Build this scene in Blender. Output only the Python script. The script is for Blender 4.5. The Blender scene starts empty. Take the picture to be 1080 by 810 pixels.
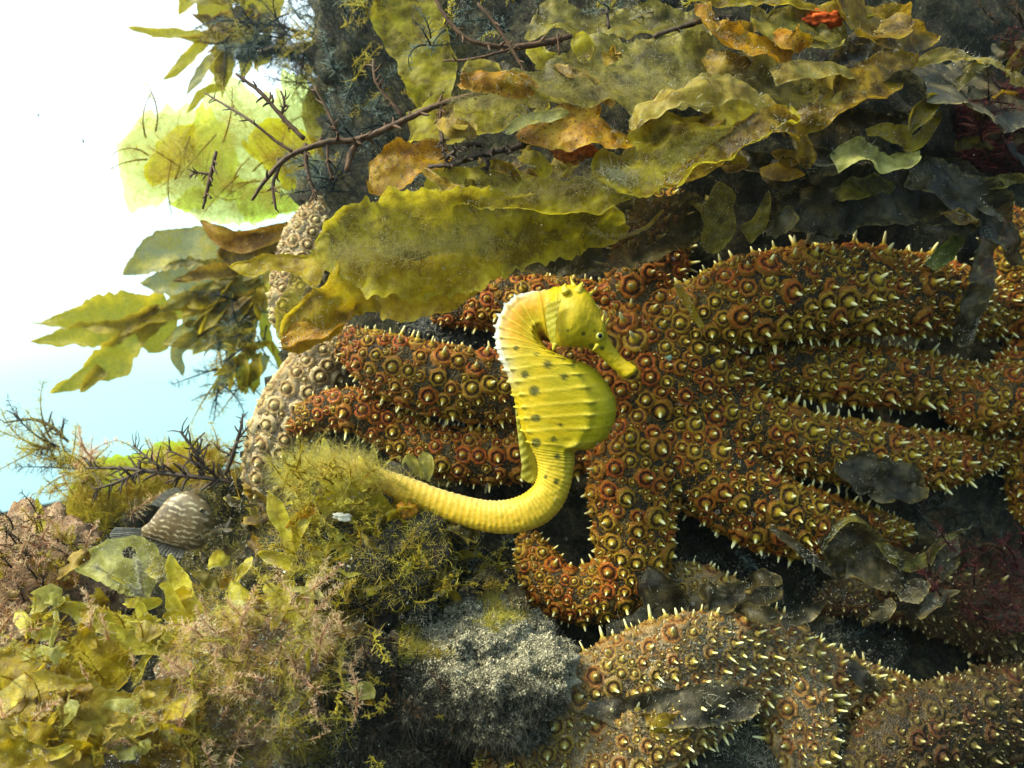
import bpy, bmesh, math, random
import numpy as np
from mathutils import Vector, Matrix, Quaternion, noise
from mathutils.bvhtree import BVHTree

sc = bpy.context.scene
COL = sc.collection
K = 36.0 / 28.0

# ------------------------------------------------------------------ camera, world, sun, exposure
cam_d = bpy.data.cameras.new('camera')
cam_d.lens = 28.0
cam_d.sensor_width = 36.0
cam_d.clip_start = 0.005
cam_d.clip_end = 200.0
cam_d.dof.use_dof = True
cam_d.dof.focus_distance = 0.572
cam_d.dof.aperture_fstop = 7.0
cam = bpy.data.objects.new('camera', cam_d)
COL.objects.link(cam)
cam.location = (0, 0, 0)
cam.rotation_euler = (math.radians(90), 0, 0)
sc.camera = cam

SUN_AZ, SUN_EL = math.radians(64), math.radians(46)     # azimuth: degrees to the left of straight behind the camera
L = Vector((-math.sin(SUN_AZ) * math.cos(SUN_EL), -math.cos(SUN_AZ) * math.cos(SUN_EL), math.sin(SUN_EL)))
world = bpy.data.worlds.new('World')
sc.world = world
world.use_nodes = True
wn = world.node_tree.nodes
wl = world.node_tree.links
bg = wn['Background']
sky = wn.new('ShaderNodeTexSky')
sky.sky_type = 'NISHITA'
sky.sun_disc = False
sky.sun_elevation = SUN_EL
sky.sun_rotation = math.atan2(L.x, L.y)
sky.dust_density = 4.0
sky.air_density = 1.0
wl.new(sky.outputs[0], bg.inputs[0])
bg.inputs[1].default_value = 0.05
# the open water itself glows: brightest up towards the sunlit side, smoothly dimmer towards the deep
wtc = wn.new('ShaderNodeTexCoord')
wdot = wn.new('ShaderNodeVectorMath')
wdot.operation = 'DOT_PRODUCT'
wdot.inputs[1].default_value = Vector((-0.62, 0.18, 0.76)).normalized()
wl.new(wtc.outputs['Generated'], wdot.inputs[0])
wmr = wn.new('ShaderNodeMapRange')
wmr.inputs['From Min'].default_value = -1
wmr.inputs['From Max'].default_value = 1
wl.new(wdot.outputs['Value'], wmr.inputs['Value'])
wrp = wn.new('ShaderNodeValToRGB')
we = wrp.color_ramp.elements
we[0].position, we[0].color = 0.0, (0.004, 0.012, 0.018, 1)
we[1].position, we[1].color = 1.0, (1.0, 1.0, 1.0, 1)
for p_, c_ in ((0.32, (0.02, 0.032, 0.036)), (0.5, (0.10, 0.155, 0.165)), (0.66, (0.40, 0.78, 0.80)), (0.74, (0.50, 0.84, 0.87)), (0.81, (0.86, 1.0, 1.0))):
    e_ = we.new(p_)
    e_.color = (*c_, 1)
wl.new(wmr.outputs[0], wrp.inputs[0])
bg2 = wn.new('ShaderNodeBackground')
bg2.inputs[1].default_value = 0.4
wl.new(wrp.outputs[0], bg2.inputs[0])
wadd = wn.new('ShaderNodeAddShader')
wl.new(bg.outputs[0], wadd.inputs[0])
wl.new(bg2.outputs[0], wadd.inputs[1])
wl.new(wadd.outputs[0], wn['World Output'].inputs[0])

sun_d = bpy.data.lights.new('sun', 'SUN')
sun_d.energy = 1.5
sun_d.angle = math.radians(10)
sun_d.color = (1.0, 0.98, 0.66)
sun = bpy.data.objects.new('sun', sun_d)
COL.objects.link(sun)
sun.rotation_euler = L.to_track_quat('Z', 'Y').to_euler()
sun.location = (-1.0, -1.0, 2.0)

sc.view_settings.view_transform = 'Standard'
sc.view_settings.look = 'None'
sc.view_settings.gamma = 1.0
sc.view_settings.use_curve_mapping = False
sc.view_settings.exposure = 1.88

# ------------------------------------------------------------------ helpers
def W(px, py, d):
    """point of the place seen at photo pixel (px, py), d metres in front of the camera"""
    px, py, d = np.asarray(px, float), np.asarray(py, float), np.asarray(d, float)
    d = d * (1 + 0.16 * np.clip((px - 660) / 420, 0, 2.2) ** 2)          # bend added to the reef's shape so sunlight falls off to the right
    return np.stack(np.broadcast_arrays((px - 540) / 1080 * K * d, d, -(py - 405) / 1080 * K * d), -1)

def PX(d):
    return K * d / 1080.0            # metres per photo pixel at distance d

WORLD = {}

def tag(o, label=None, cat=None, group=None, kind=None):
    if label: o['label'] = label
    if cat: o['category'] = cat
    if group: o['group'] = group
    if kind: o['kind'] = kind
    return o

def empty(name, loc):
    o = bpy.data.objects.new(name, None)
    o.empty_display_size = 0.01
    COL.objects.link(o)
    o.location = loc
    WORLD[o] = np.array(loc, float)
    return o

def new_mesh(name, verts, faces, attrs=None, smooth=True, fmat=None, mats=()):
    me = bpy.data.meshes.new(name)
    verts = np.asarray(verts, np.float32)
    if isinstance(faces, np.ndarray):
        nf, k = faces.shape
        me.vertices.add(len(verts))
        me.vertices.foreach_set('co', verts.ravel())
        me.loops.add(nf * k)
        me.polygons.add(nf)
        me.loops.foreach_set('vertex_index', faces.astype(np.int32).ravel())
        me.polygons.foreach_set('loop_start', np.arange(0, nf * k, k, dtype=np.int32))
        me.update(calc_edges=True)
    else:
        me.from_pydata(verts.tolist(), [], faces)
        me.update()
    for m in mats:
        me.materials.append(m)
    if smooth:
        me.polygons.foreach_set('use_smooth', np.ones(len(me.polygons), bool))
    if fmat is not None:
        me.polygons.foreach_set('material_index', np.asarray(fmat, np.int32))
    for k_, v in (attrs or {}).items():
        v = np.asarray(v, np.float32)
        if v.ndim == 2:
            c4 = np.ones((len(v), 4), np.float32)
            c4[:, :3] = v
            a = me.attributes.new(k_, 'FLOAT_COLOR', 'POINT')
            a.data.foreach_set('color', c4.ravel())
        else:
            a = me.attributes.new(k_, 'FLOAT', 'POINT')
            a.data.foreach_set('value', v)
    return me

def build(name, verts, faces, mats, parent=None, base=None, attrs=None, smooth=True, fmat=None):
    """ONE mesh object from world-space vertices"""
    if not isinstance(mats, (list, tuple)):
        mats = (mats,)
    verts = np.asarray(verts, float)
    if base is None:
        if parent is not None:
            base = WORLD[parent]
        else:
            base = np.array([verts[:, 0].mean(), verts[:, 1].mean(), verts[:, 2].min()])
    me = new_mesh(name, verts - base, faces, attrs, smooth, fmat, mats)
    o = bpy.data.objects.new(name, me)
    COL.objects.link(o)
    WORLD[o] = np.array(base, float)
    if parent is not None:
        o.parent = parent
        o.location = np.array(base) - WORLD[parent]
    else:
        o.location = base
    return o

def catmull(P, n):
    P = np.asarray(P, float)
    if len(P) == 2:
        t = np.linspace(0, 1, n)[:, None]
        return P[0] * (1 - t) + P[1] * t
    Q = np.vstack([2 * P[0] - P[1], P, 2 * P[-1] - P[-2]])
    k = len(P) - 1
    m = max(n * 4, k * 24)
    t = np.linspace(0, k - 1e-9, m)
    i = t.astype(int)
    f = (t - i)[:, None]
    a, b, c, d = Q[i], Q[i + 1], Q[i + 2], Q[i + 3]
    C = 0.5 * (2 * b + (c - a) * f + (2 * a - 5 * b + 4 * c - d) * f ** 2 + (3 * b - a - 3 * c + d) * f ** 3)
    seg = np.linalg.norm(np.diff(C[:, :2], axis=0), axis=1) + 1e-9
    s = np.concatenate([[0], np.cumsum(seg)])
    u = np.linspace(0, s[-1], n)
    return np.stack([np.interp(u, s, C[:, j]) for j in range(C.shape[1])], 1)

def catmull_uniform(P, per):
    P = np.asarray(P, float)
    Q = np.vstack([2 * P[0] - P[1], P, 2 * P[-1] - P[-2]])
    k = len(P) - 1
    t = np.linspace(0, k - 1e-9, k * per + 1)
    i = t.astype(int)
    f = (t - i)[:, None]
    a, b, c, d = Q[i], Q[i + 1], Q[i + 2], Q[i + 3]
    return t, 0.5 * (2 * b + (c - a) * f + (2 * a - 5 * b + 4 * c - d) * f ** 2 + (3 * b - a - 3 * c + d) * f ** 3)

def grid_faces(nu, nv, wrap=False):
    i = np.arange(nu - 1)[:, None]
    j = np.arange(nv if wrap else nv - 1)[None, :]
    j2 = (j + 1) % nv
    return np.stack([i * nv + j + 0 * j2, (i + 1) * nv + j, (i + 1) * nv + j2, i * nv + j2 + 0 * i], -1).reshape(-1, 4)

def unit(v):
    return v / (np.linalg.norm(v, axis=-1, keepdims=True) + 1e-12)

def fnoise(P, scale, seed=0.0):
    o = Vector((seed * 7.31, seed * 3.17, seed * 5.71))
    return np.array([noise.noise(Vector(p) * scale + o) for p in P.tolist()])

def fbm(P, scale, oct=4, seed=0.0):
    o = Vector((seed * 7.31, seed * 3.17, seed * 5.71))
    return np.array([noise.fractal(Vector(p) * scale + o, 0.9, 2.1, oct) for p in P.tolist()])

def frames(C):
    """tangent, side and normal (towards the camera) along a curve"""
    T = unit(np.gradient(C, axis=0))
    F = np.array([0, -1.0, 0])
    S = np.cross(T, F)
    bad = np.linalg.norm(S, axis=1) < 0.2
    S[bad] = np.cross(T[bad], np.array([0, -0.3, -0.95]))
    S = unit(S)
    return T, S, unit(np.cross(S, T))

def tube_arrays(pts, nseg=8, n=None, flat=1.0, rough=0.0, seed=0, point=True):
    """pts (px, py, d, r_px) -> closed tapered tube"""
    pts = np.asarray(pts, float)
    ln = np.linalg.norm(np.diff(pts[:, :2], axis=0), axis=1).sum()
    n = n or int(max(6, min(90, ln / 4)))
    C4 = catmull(pts, n)
    C = W(C4[:, 0], C4[:, 1], C4[:, 2])
    R = C4[:, 3] * PX(C[:, 1])
    T, S, N = frames(C)
    th = np.linspace(0, 2 * math.pi, nseg, endpoint=False)
    V = C[:, None] + R[:, None, None] * (S[:, None] * np.cos(th)[None, :, None] + flat * N[:, None] * np.sin(th)[None, :, None])
    V = V.reshape(-1, 3)
    if rough:
        rs = np.random.RandomState(seed)
        V = V + rs.normal(0, 1, V.shape) * rough * np.repeat(R, nseg)[:, None]
    F = grid_faces(n, nseg, True).tolist()
    k = len(V)
    V = np.vstack([V, C[0] - T[0] * R[0] * 0.7, C[-1] + T[-1] * R[-1] * 0.7])
    for j in range(nseg):
        j2 = (j + 1) % nseg
        F.append([k, j, j2])
        F.append([k + 1, (n - 1) * nseg + j2, (n - 1) * nseg + j])
    return V, F, C, R

def merge(parts):
    Vs, Fs, off = [], [], 0
    for V, F in parts:
        Vs.append(V)
        Fs += [[a + off for a in f] for f in F]
        off += len(V)
    return np.vstack(Vs), Fs

# ------------------------------------------------------------------ materials
def mat_new(name):
    m = bpy.data.materials.new(name)
    m.use_nodes = True
    nt = m.node_tree
    nt.nodes.clear()
    return m, nt, nt.nodes, nt.links

def N_(nt, t, **kw):
    n = nt.nodes.new(t)
    for k, v in kw.items():
        setattr(n, k, v)
    return n

def tex_noise(nt, vec, scale, detail=4.0, rough=0.6):
    n = N_(nt, 'ShaderNodeTexNoise')
    n.inputs['Scale'].default_value = scale
    n.inputs['Detail'].default_value = detail
    n.inputs['Roughness'].default_value = rough
    nt.links.new(vec, n.inputs['Vector'])
    return n.outputs['Fac']

def ramp(nt, fac, stops):
    r = N_(nt, 'ShaderNodeValToRGB')
    e = r.color_ramp.elements
    while len(e) < len(stops):
        e.new(0.5)
    for el, (p, c) in zip(e, stops):
        el.position = p
        el.color = (*c, 1) if len(c) == 3 else c
    nt.links.new(fac, r.inputs[0])
    return r.outputs[0]

def step(nt, fac, lo, hi):
    r = N_(nt, 'ShaderNodeMapRange')
    r.clamp = True
    r.interpolation_type = 'SMOOTHSTEP'
    r.inputs['From Min'].default_value = lo
    r.inputs['From Max'].default_value = hi
    nt.links.new(fac, r.inputs['Value'])
    return r.outputs[0]

def mixc(nt, fac, a, b, mode='MIX'):
    m = N_(nt, 'ShaderNodeMix', data_type='RGBA', blend_type=mode)
    for sock, v in ((m.inputs[0], fac), (m.inputs[6], a), (m.inputs[7], b)):
        if isinstance(v, (int, float)):
            sock.default_value = v
        elif isinstance(v, tuple):
            sock.default_value = (*v, 1)
        else:
            nt.links.new(v, sock)
    return m.outputs[2]

def math_(nt, op, a, b=0.5):
    m = N_(nt, 'ShaderNodeMath', operation=op)
    for sock, v in ((m.inputs[0], a), (m.inputs[1], b)):
        if isinstance(v, (int, float)):
            sock.default_value = v
        else:
            nt.links.new(v, sock)
    return m.outputs[0]

def attr(nt, name):
    a = N_(nt, 'ShaderNodeAttribute')
    a.attribute_name = name
    return a

def pos(nt):
    return N_(nt, 'ShaderNodeNewGeometry').outputs['Position']

def bump(nt, h, strength, dist):
    b = N_(nt, 'ShaderNodeBump')
    b.inputs['Strength'].default_value = strength
    b.inputs['Distance'].default_value = dist
    nt.links.new(h, b.inputs['Height'])
    return b.outputs[0]

def principled(nt, color, rough=0.5, normal=None, spec=0.4):
    p = N_(nt, 'ShaderNodeBsdfPrincipled')
    if isinstance(color, tuple):
        p.inputs['Base Color'].default_value = (*color, 1)
    else:
        nt.links.new(color, p.inputs['Base Color'])
    p.inputs['Roughness'].default_value = rough
    p.inputs['Specular IOR Level'].default_value = spec
    if normal is not None:
        nt.links.new(normal, p.inputs['Normal'])
    return p.outputs[0]

def out(nt, sh):
    o = N_(nt, 'ShaderNodeOutputMaterial')
    nt.links.new(sh, o.inputs['Surface'])

def mix_sh(nt, fac, a, b):
    m = N_(nt, 'ShaderNodeMixShader')
    if isinstance(fac, (int, float)):
        m.inputs[0].default_value = fac
    else:
        nt.links.new(fac, m.inputs[0])
    nt.links.new(a, m.inputs[1])
    nt.links.new(b, m.inputs[2])
    return m.outputs[0]

def kelp_mat(name, dark, mid, light, edge=None, transl=0.4, clear=0.0, speck=0.35, speck_col=(0.5, 0.48, 0.33), silt=0.3, silt_col=(0.23, 0.22, 0.14), spots=0.0, rough=0.38, tcol=None, fade=0.0):
    """leathery seaweed sheet: mottled pigment, rim paler from growth and painted edge light, silt film, white specks of bryozoans, pits"""
    m, nt, nd, lk = mat_new(name)
    p = pos(nt)
    n1 = tex_noise(nt, p, 55, 5, 0.62)
    n2 = tex_noise(nt, p, 260, 4, 0.65)
    n3 = tex_noise(nt, p, 900, 2, 0.5)
    c = ramp(nt, math_(nt, 'ADD', math_(nt, 'MULTIPLY', n1, 0.72), math_(nt, 'MULTIPLY', n2, 0.28)), [(0.39, dark), (0.5, mid), (0.61, light)])
    a = attr(nt, 'edge').outputs['Fac']
    if edge:  # light caught along the rim is put into its colour
        c = mixc(nt, math_(nt, 'MULTIPLY', step(nt, a, 0.8, 1.0), math_(nt, 'MULTIPLY', step(nt, n2, 0.42, 0.62), 0.75)), c, edge)
    if spots:
        v = N_(nt, 'ShaderNodeTexVoronoi')
        v.inputs['Scale'].default_value = 330
        lk.new(p, v.inputs['Vector'])
        sp = math_(nt, 'SUBTRACT', 1.0, step(nt, v.outputs['Distance'], 0.16, 0.30))
        c = mixc(nt, math_(nt, 'MULTIPLY', sp, spots), c, (0.06, 0.035, 0.008))
    # silt film gathers in broad patches
    sm = math_(nt, 'MULTIPLY', step(nt, tex_noise(nt, p, 85, 6, 0.7), 0.47, 0.66), step(nt, n3, 0.38, 0.58))
    c = mixc(nt, math_(nt, 'MULTIPLY', sm, silt), c, silt_col)
    v2 = N_(nt, 'ShaderNodeTexVoronoi')
    v2.inputs['Scale'].default_value = 720
    lk.new(p, v2.inputs['Vector'])
    dots = math_(nt, 'SUBTRACT', 1.0, step(nt, v2.outputs['Distance'], 0.10, 0.26))
    dots = math_(nt, 'MULTIPLY', dots, step(nt, tex_noise(nt, p, 140, 3, 0.6), 0.44, 0.62))
    c = mixc(nt, math_(nt, 'MULTIPLY', dots, speck), c, speck_col)
    h = math_(nt, 'ADD', math_(nt, 'MULTIPLY', n2, 1.0), math_(nt, 'ADD', math_(nt, 'MULTIPLY', n3, 0.4), math_(nt, 'MULTIPLY', dots, 0.5)))
    nrm = bump(nt, h, 0.55, 0.0016)
    sh = principled(nt, c, rough, nrm, 0.35)
    t = N_(nt, 'ShaderNodeBsdfTranslucent')
    lk.new(mixc(nt, 0.35, c, mid), t.inputs['Color'])
    lk.new(nrm, t.inputs['Normal'])
    sh = mix_sh(nt, transl, sh, t.outputs[0])
    if clear:
        tr = N_(nt, 'ShaderNodeBsdfTransparent')
        tr.inputs['Color'].default_value = (*(tcol or [min(1, 0.45 + 1.3 * q) for q in light]), 1)
        f = math_(nt, 'MULTIPLY', math_(nt, 'SUBTRACT', 1.15, step(nt, n1, 0.35, 0.75)), clear)
        f = math_(nt, 'MULTIPLY', f, math_(nt, 'SUBTRACT', 1.0, math_(nt, 'MULTIPLY', step(nt, a, 0.8, 1.0), 0.6)))
        if fade:
            f = math_(nt, 'MAXIMUM', f, math_(nt, 'MULTIPLY', step(nt, math_(nt, 'ADD', a, math_(nt, 'MULTIPLY', math_(nt, 'SUBTRACT', n2, .5), 0.9)), 0.45, 1.0), fade))
        sh = mix_sh(nt, f, sh, tr.outputs[0])
    out(nt, sh)
    return m

def strand_mat(name, root, tip, transl=0.4, var=0.25, clear=0.0):
    m, nt, nd, lk = mat_new(name)
    t = attr(nt, 'along').outputs['Fac']
    r = attr(nt, 'rnd').outputs['Fac']
    c = mixc(nt, t, root, tip)
    h = N_(nt, 'ShaderNodeHueSaturation')
    lk.new(c, h.inputs['Color'])
    lk.new(math_(nt, 'ADD', math_(nt, 'MULTIPLY', r, 2 * var), 1 - var), h.inputs['Value'])
    lk.new(math_(nt, 'ADD', math_(nt, 'MULTIPLY', tex_noise(nt, pos(nt), 40, 3), 0.10), 0.45), h.inputs['Hue'])
    c = h.outputs[0]
    sh = principled(nt, c, 0.6, None, 0.25)
    tl = N_(nt, 'ShaderNodeBsdfTranslucent')
    lk.new(c, tl.inputs['Color'])
    sh = mix_sh(nt, transl, sh, tl.outputs[0])
    if clear:
        tr = N_(nt, 'ShaderNodeBsdfTransparent')
        sh = mix_sh(nt, clear, sh, tr.outputs[0])
    out(nt, sh)
    return m

def rock_mat(name, stops, scale=60, bump_d=0.004, crust=None, crust_amt=0.5, rough=0.85):
    m, nt, nd, lk = mat_new(name)
    p = pos(nt)
    n1 = tex_noise(nt, p, scale, 8, 0.68)
    n2 = tex_noise(nt, p, scale * 6, 5, 0.7)
    n3 = tex_noise(nt, p, scale * 20, 3, 0.6)
    f = math_(nt, 'ADD', math_(nt, 'MULTIPLY', n1, 0.6), math_(nt, 'MULTIPLY', n2, 0.4))
    c = ramp(nt, f, stops)
    if crust:
        c = mixc(nt, math_(nt, 'MULTIPLY', step(nt, tex_noise(nt, p, scale * 1.7, 7, 0.75), 0.5, 0.6), crust_amt), c, crust)
    v = N_(nt, 'ShaderNodeTexVoronoi')
    v.inputs['Scale'].default_value = scale * 14
    lk.new(p, v.inputs['Vector'])
    gr = math_(nt, 'SUBTRACT', 1.0, step(nt, v.outputs['Distance'], 0.05, 0.45))
    c = mixc(nt, math_(nt, 'MULTIPLY', math_(nt, 'MULTIPLY', gr, step(nt, n2, 0.5, 0.65)), 0.5), c, (0.4, 0.4, 0.33))
    h = math_(nt, 'ADD', n1, math_(nt, 'ADD', math_(nt, 'MULTIPLY', n2, 0.6), math_(nt, 'ADD', math_(nt, 'MULTIPLY', n3, 0.3), math_(nt, 'MULTIPLY', gr, 0.15))))
    sh = principled(nt, c, rough, bump(nt, h, 0.9, bump_d), 0.25)
    out(nt, sh)
    return m

def plain_mat(name, col, rough=0.4, spec=0.5, transl=0.0, var=0.0, scale=200):
    m, nt, nd, lk = mat_new(name)
    c = col
    n = tex_noise(nt, pos(nt), scale, 4)
    c = mixc(nt, step(nt, n, 0.3, 0.7), tuple(q * (1 - var) for q in col), tuple(min(1, q * (1 + var)) for q in col))
    sh = principled(nt, c, rough, bump(nt, n, 0.3, 0.001), spec)
    if transl:
        t = N_(nt, 'ShaderNodeBsdfTranslucent')
        lk.new(c, t.inputs['Color'])
        sh = mix_sh(nt, transl, sh, t.outputs[0])
    out(nt, sh)
    return m

M = {}
M['yellow'] = kelp_mat('yellow_kelp', (0.20, 0.12, 0.004), (0.40, 0.28, 0.006), (0.55, 0.43, 0.015), (0.62, 0.52, 0.06), 0.6, 0.0, 0.35)
M['film'] = kelp_mat('clear_yellow_kelp', (0.17, 0.105, 0.005), (0.44, 0.36, 0.008), (0.62, 0.55, 0.025), (0.6, 0.54, 0.07), 0.62, 0.45, 0.4, silt=0.3, silt_col=(0.36, 0.32, 0.12))
M['olive'] = kelp_mat('olive_kelp', (0.06, 0.048, 0.008), (0.20, 0.165, 0.022), (0.38, 0.32, 0.045), (0.55, 0.46, 0.10), 0.52, 0.14, 0.65, silt=0.5, silt_col=(0.27, 0.25, 0.16))
M['tan'] = kelp_mat('silted_tan_kelp', (0.20, 0.13, 0.016), (0.42, 0.31, 0.045), (0.58, 0.47, 0.10), (0.66, 0.55, 0.17), 0.52, 0.14, 0.65, silt=0.5, silt_col=(0.36, 0.32, 0.18))
M['orange'] = kelp_mat('orange_spotted_kelp', (0.24, 0.09, 0.003), (0.44, 0.21, 0.004), (0.56, 0.33, 0.008), (0.5, 0.33, 0.02), 0.4, 0.0, 0.2, spots=0.85, silt=0.15)
M['brown'] = kelp_mat('brown_kelp', (0.06, 0.032, 0.004), (0.22, 0.13, 0.008), (0.42, 0.28, 0.018), (0.6, 0.40, 0.04), 0.48, 0.0, 0.45, silt=0.3, silt_col=(0.25, 0.21, 0.12))
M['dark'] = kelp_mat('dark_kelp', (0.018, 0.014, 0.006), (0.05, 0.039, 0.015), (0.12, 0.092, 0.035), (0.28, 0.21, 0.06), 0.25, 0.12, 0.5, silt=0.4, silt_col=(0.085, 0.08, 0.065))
M['grey'] = kelp_mat('grey_silted_kelp', (0.022, 0.017, 0.009), (0.065, 0.05, 0.026), (0.15, 0.12, 0.06), (0.36, 0.28, 0.10), 0.25, 0.0, 0.7, silt=0.5, silt_col=(0.17, 0.15, 0.10))
M['green'] = kelp_mat('green_kelp', (0.05, 0.07, 0.010), (0.12, 0.16, 0.025), (0.22, 0.27, 0.05), (0.3, 0.36, 0.1), 0.4, 0.0, 0.2, silt=0.2)
M['far'] = kelp_mat('far_kelp', (0.16, 0.11, 0.004), (0.38, 0.29, 0.008), (0.58, 0.46, 0.015), (0.6, 0.5, 0.05), 0.6, 0.22, 0.15, silt=0.15, tcol=(0.75, 0.62, 0.05))
M['fleshy'] = kelp_mat('fleshy_seaweed', (0.28, 0.21, 0.010), (0.54, 0.46, 0.025), (0.72, 0.66, 0.10), (0.75, 0.70, 0.25), 0.42, 0.10, 0.45, silt=0.3, silt_col=(0.45, 0.38, 0.2), rough=0.28)
M['farolive'] = kelp_mat('far_olive_kelp', (0.07, 0.06, 0.010), (0.23, 0.19, 0.02), (0.44, 0.37, 0.03), (0.42, 0.36, 0.06), 0.45, 0.12, 0.3, silt=0.3)
M['gel'] = kelp_mat('gel_algae', (0.50, 0.40, 0.02), (0.62, 0.55, 0.05), (0.72, 0.68, 0.16), (0.55, 0.62, 0.3), 0.75, 0.55, 0.1, silt=0.0, tcol=(0.86, 0.88, 0.30), fade=1.0)
M['gel_core'] = kelp_mat('gel_algae_core', (0.52, 0.32, 0.004), (0.62, 0.45, 0.010), (0.66, 0.58, 0.06), (0.6, 0.6, 0.2), 0.75, 0.62, 0.1, silt=0.0, tcol=(0.95, 0.80, 0.06), fade=1.0)
M['bigleaf'] = kelp_mat('speckled_yellow_blade', (0.20, 0.13, 0.006), (0.42, 0.31, 0.014), (0.62, 0.50, 0.05), (0.6, 0.5, 0.18), 0.35, 0.0, 0.7, silt=0.4, silt_col=(0.35, 0.30, 0.14))
M['pale'] = kelp_mat('pale_green_seaweed', (0.3, 0.27, 0.05), (0.47, 0.45, 0.10), (0.62, 0.60, 0.22), (0.68, 0.66, 0.3), 0.45, 0.25, 0.35, silt=0.25, rough=0.3)

M['reef'] = rock_mat('reef_rock', [(0.36, (0.010, 0.010, 0.007)), (0.5, (0.042, 0.040, 0.022)), (0.62, (0.15, 0.13, 0.06))], 50, 0.006, (0.05, 0.025, 0.03), 0.5)
M['rock_pale'] = rock_mat('pale_rock', [(0.38, (0.06, 0.055, 0.035)), (0.49, (0.30, 0.27, 0.18)), (0.6, (0.60, 0.55, 0.40))], 110, 0.007, (0.44, 0.40, 0.28), 0.6)
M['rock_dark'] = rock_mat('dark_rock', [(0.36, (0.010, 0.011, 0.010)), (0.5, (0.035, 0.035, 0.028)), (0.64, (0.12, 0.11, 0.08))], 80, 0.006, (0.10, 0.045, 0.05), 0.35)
M['rock_pink'] = rock_mat('pink_rock', [(0.36, (0.12, 0.06, 0.035)), (0.5, (0.42, 0.25, 0.15)), (0.62, (0.66, 0.48, 0.28))], 70, 0.006, (0.36, 0.17, 0.04), 0.5)

M['s_olive'] = strand_mat('olive_filament', (0.44, 0.34, 0.02), (0.78, 0.68, 0.15), 0.55, 0.35)
M['s_yellow'] = strand_mat('yellow_filament', (0.42, 0.30, 0.01), (0.58, 0.49, 0.06), 0.6, 0.2)
M['s_mist'] = strand_mat('misty_filament', (0.56, 0.48, 0.07), (0.72, 0.68, 0.28), 0.7, 0.2, 0.5)
M['s_pink'] = strand_mat('pink_filament', (0.62, 0.36, 0.20), (0.88, 0.72, 0.46), 0.55, 0.3)
M['s_dark'] = strand_mat('dark_filament', (0.012, 0.012, 0.010), (0.07, 0.065, 0.045))
M['s_blue'] = strand_mat('slate_filament', (0.012, 0.018, 0.022), (0.08, 0.10, 0.095))
M['s_grey'] = strand_mat('grey_filament', (0.26, 0.24, 0.15), (0.55, 0.52, 0.36))
M['s_silt'] = strand_mat('silty_filament', (0.30, 0.26, 0.09), (0.50, 0.45, 0.22), 0.6, 0.3, 0.35)
M['s_red'] = strand_mat('red_filament', (0.05, 0.010, 0.010), (0.19, 0.045, 0.04))
M['s_murk'] = strand_mat('murky_filament', (0.06, 0.065, 0.055), (0.22, 0.23, 0.19))
M['s_brown'] = strand_mat('brown_filament', (0.03, 0.016, 0.008), (0.15, 0.085, 0.04))
M['s_white'] = strand_mat('white_filament', (0.35, 0.34, 0.24), (0.62, 0.62, 0.5))
M['twig'] = plain_mat('twig_bark', (0.085, 0.042, 0.018), 0.6, 0.3, 0.0, 0.45, 300)
M['twig_dark'] = plain_mat('dark_twig_bark', (0.05, 0.03, 0.018), 0.6, 0.3, 0.0, 0.5, 300)
M['shell'] = plain_mat('shell', (0.75, 0.74, 0.66), 0.3, 0.5, 0.0, 0.2, 400)
M['snow'] = plain_mat('drifting_speck', (0.7, 0.72, 0.66), 0.7, 0.2)

# ------------------------------------------------------------------ the reef (setting)
def sstep(x, a, b):
    t = np.clip((x - a) / (b - a), 0, 1)
    return t * t * (3 - 2 * t)

RIM_Y = [-700, -100, 0, 60, 130, 200, 300, 400, 480, 520, 550, 580, 620, 700, 1600]
RIM_X = [330, 340, 345, 350, 345, 312, 300, 285, 262, 215, 110, 20, -160, -700, -2500]

def reef_depth(px, py):
    d = 0.70 + 0 * px
    d = d - 0.16 * sstep(py, 560, 900) - 0.25 * sstep(py, 900, 1500)
    d = d + 0.06 * (1 - sstep(px, 330, 520)) * (1 - sstep(py, 150, 260))
    d = d + 0.05 * (1 - sstep(px, 120, 330)) * sstep(py, 470, 560) * (1 - sstep(py, 600, 720))
    d = d - 0.03 * sstep(px, 520, 700) * (1 - sstep(py, 100, 260))
    return d

gx = np.arange(-900, 2000, 8.0)
gy = np.arange(-700, 1500, 8.0)
GX, GY = np.meshgrid(gx, gy, indexing='xy')
rim = np.interp(GY, RIM_Y, RIM_X)
rim = rim + 9 * np.sin(GY * 0.09) + 7 * np.sin(GY * 0.23 + 1)
over = np.clip(rim - GX, 0, None)
PXc = np.maximum(GX, rim - 6 * (1 - np.exp(-over / 40)))
D0 = reef_depth(PXc, GY)
P = W(PXc, GY, D0)
P[..., 1] += over * 0.004
P[..., 0] += np.clip(over - 60, 0, None) * 0.0005
V = P.reshape(-1, 3)
nn = fbm(V, 14, 5, 1.0) * 0.016 + fbm(V, 60, 4, 2.0) * 0.006
V = V + np.stack([0 * nn, -nn, 0.4 * nn], 1)
F = grid_faces(len(gy), len(gx))
reef = build('reef', V, F, M['reef'], base=np.zeros(3))
tag(reef, kind='structure')
TARGETS = [BVHTree.FromPolygons(V.tolist(), F.tolist())]

def hit(px, py):
    d = Vector(W(px, py, 1.0)).normalized()
    best = None
    for b in TARGETS:
        loc, nrm, idx, dist = b.ray_cast(Vector((0, 0, 0)), d)
        if loc is not None and (best is None or dist < best[2]):
            best = (loc, nrm if nrm.dot(d) < 0 else -nrm, dist)
    return best

def in_poly(x, y, poly):
    c = False
    j = len(poly) - 1
    for i in range(len(poly)):
        xi, yi = poly[i]
        xj, yj = poly[j]
        if (yi > y) != (yj > y) and x < (xj - xi) * (y - yi) / (yj - yi) + xi:
            c = not c
        j = i
    return c

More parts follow.
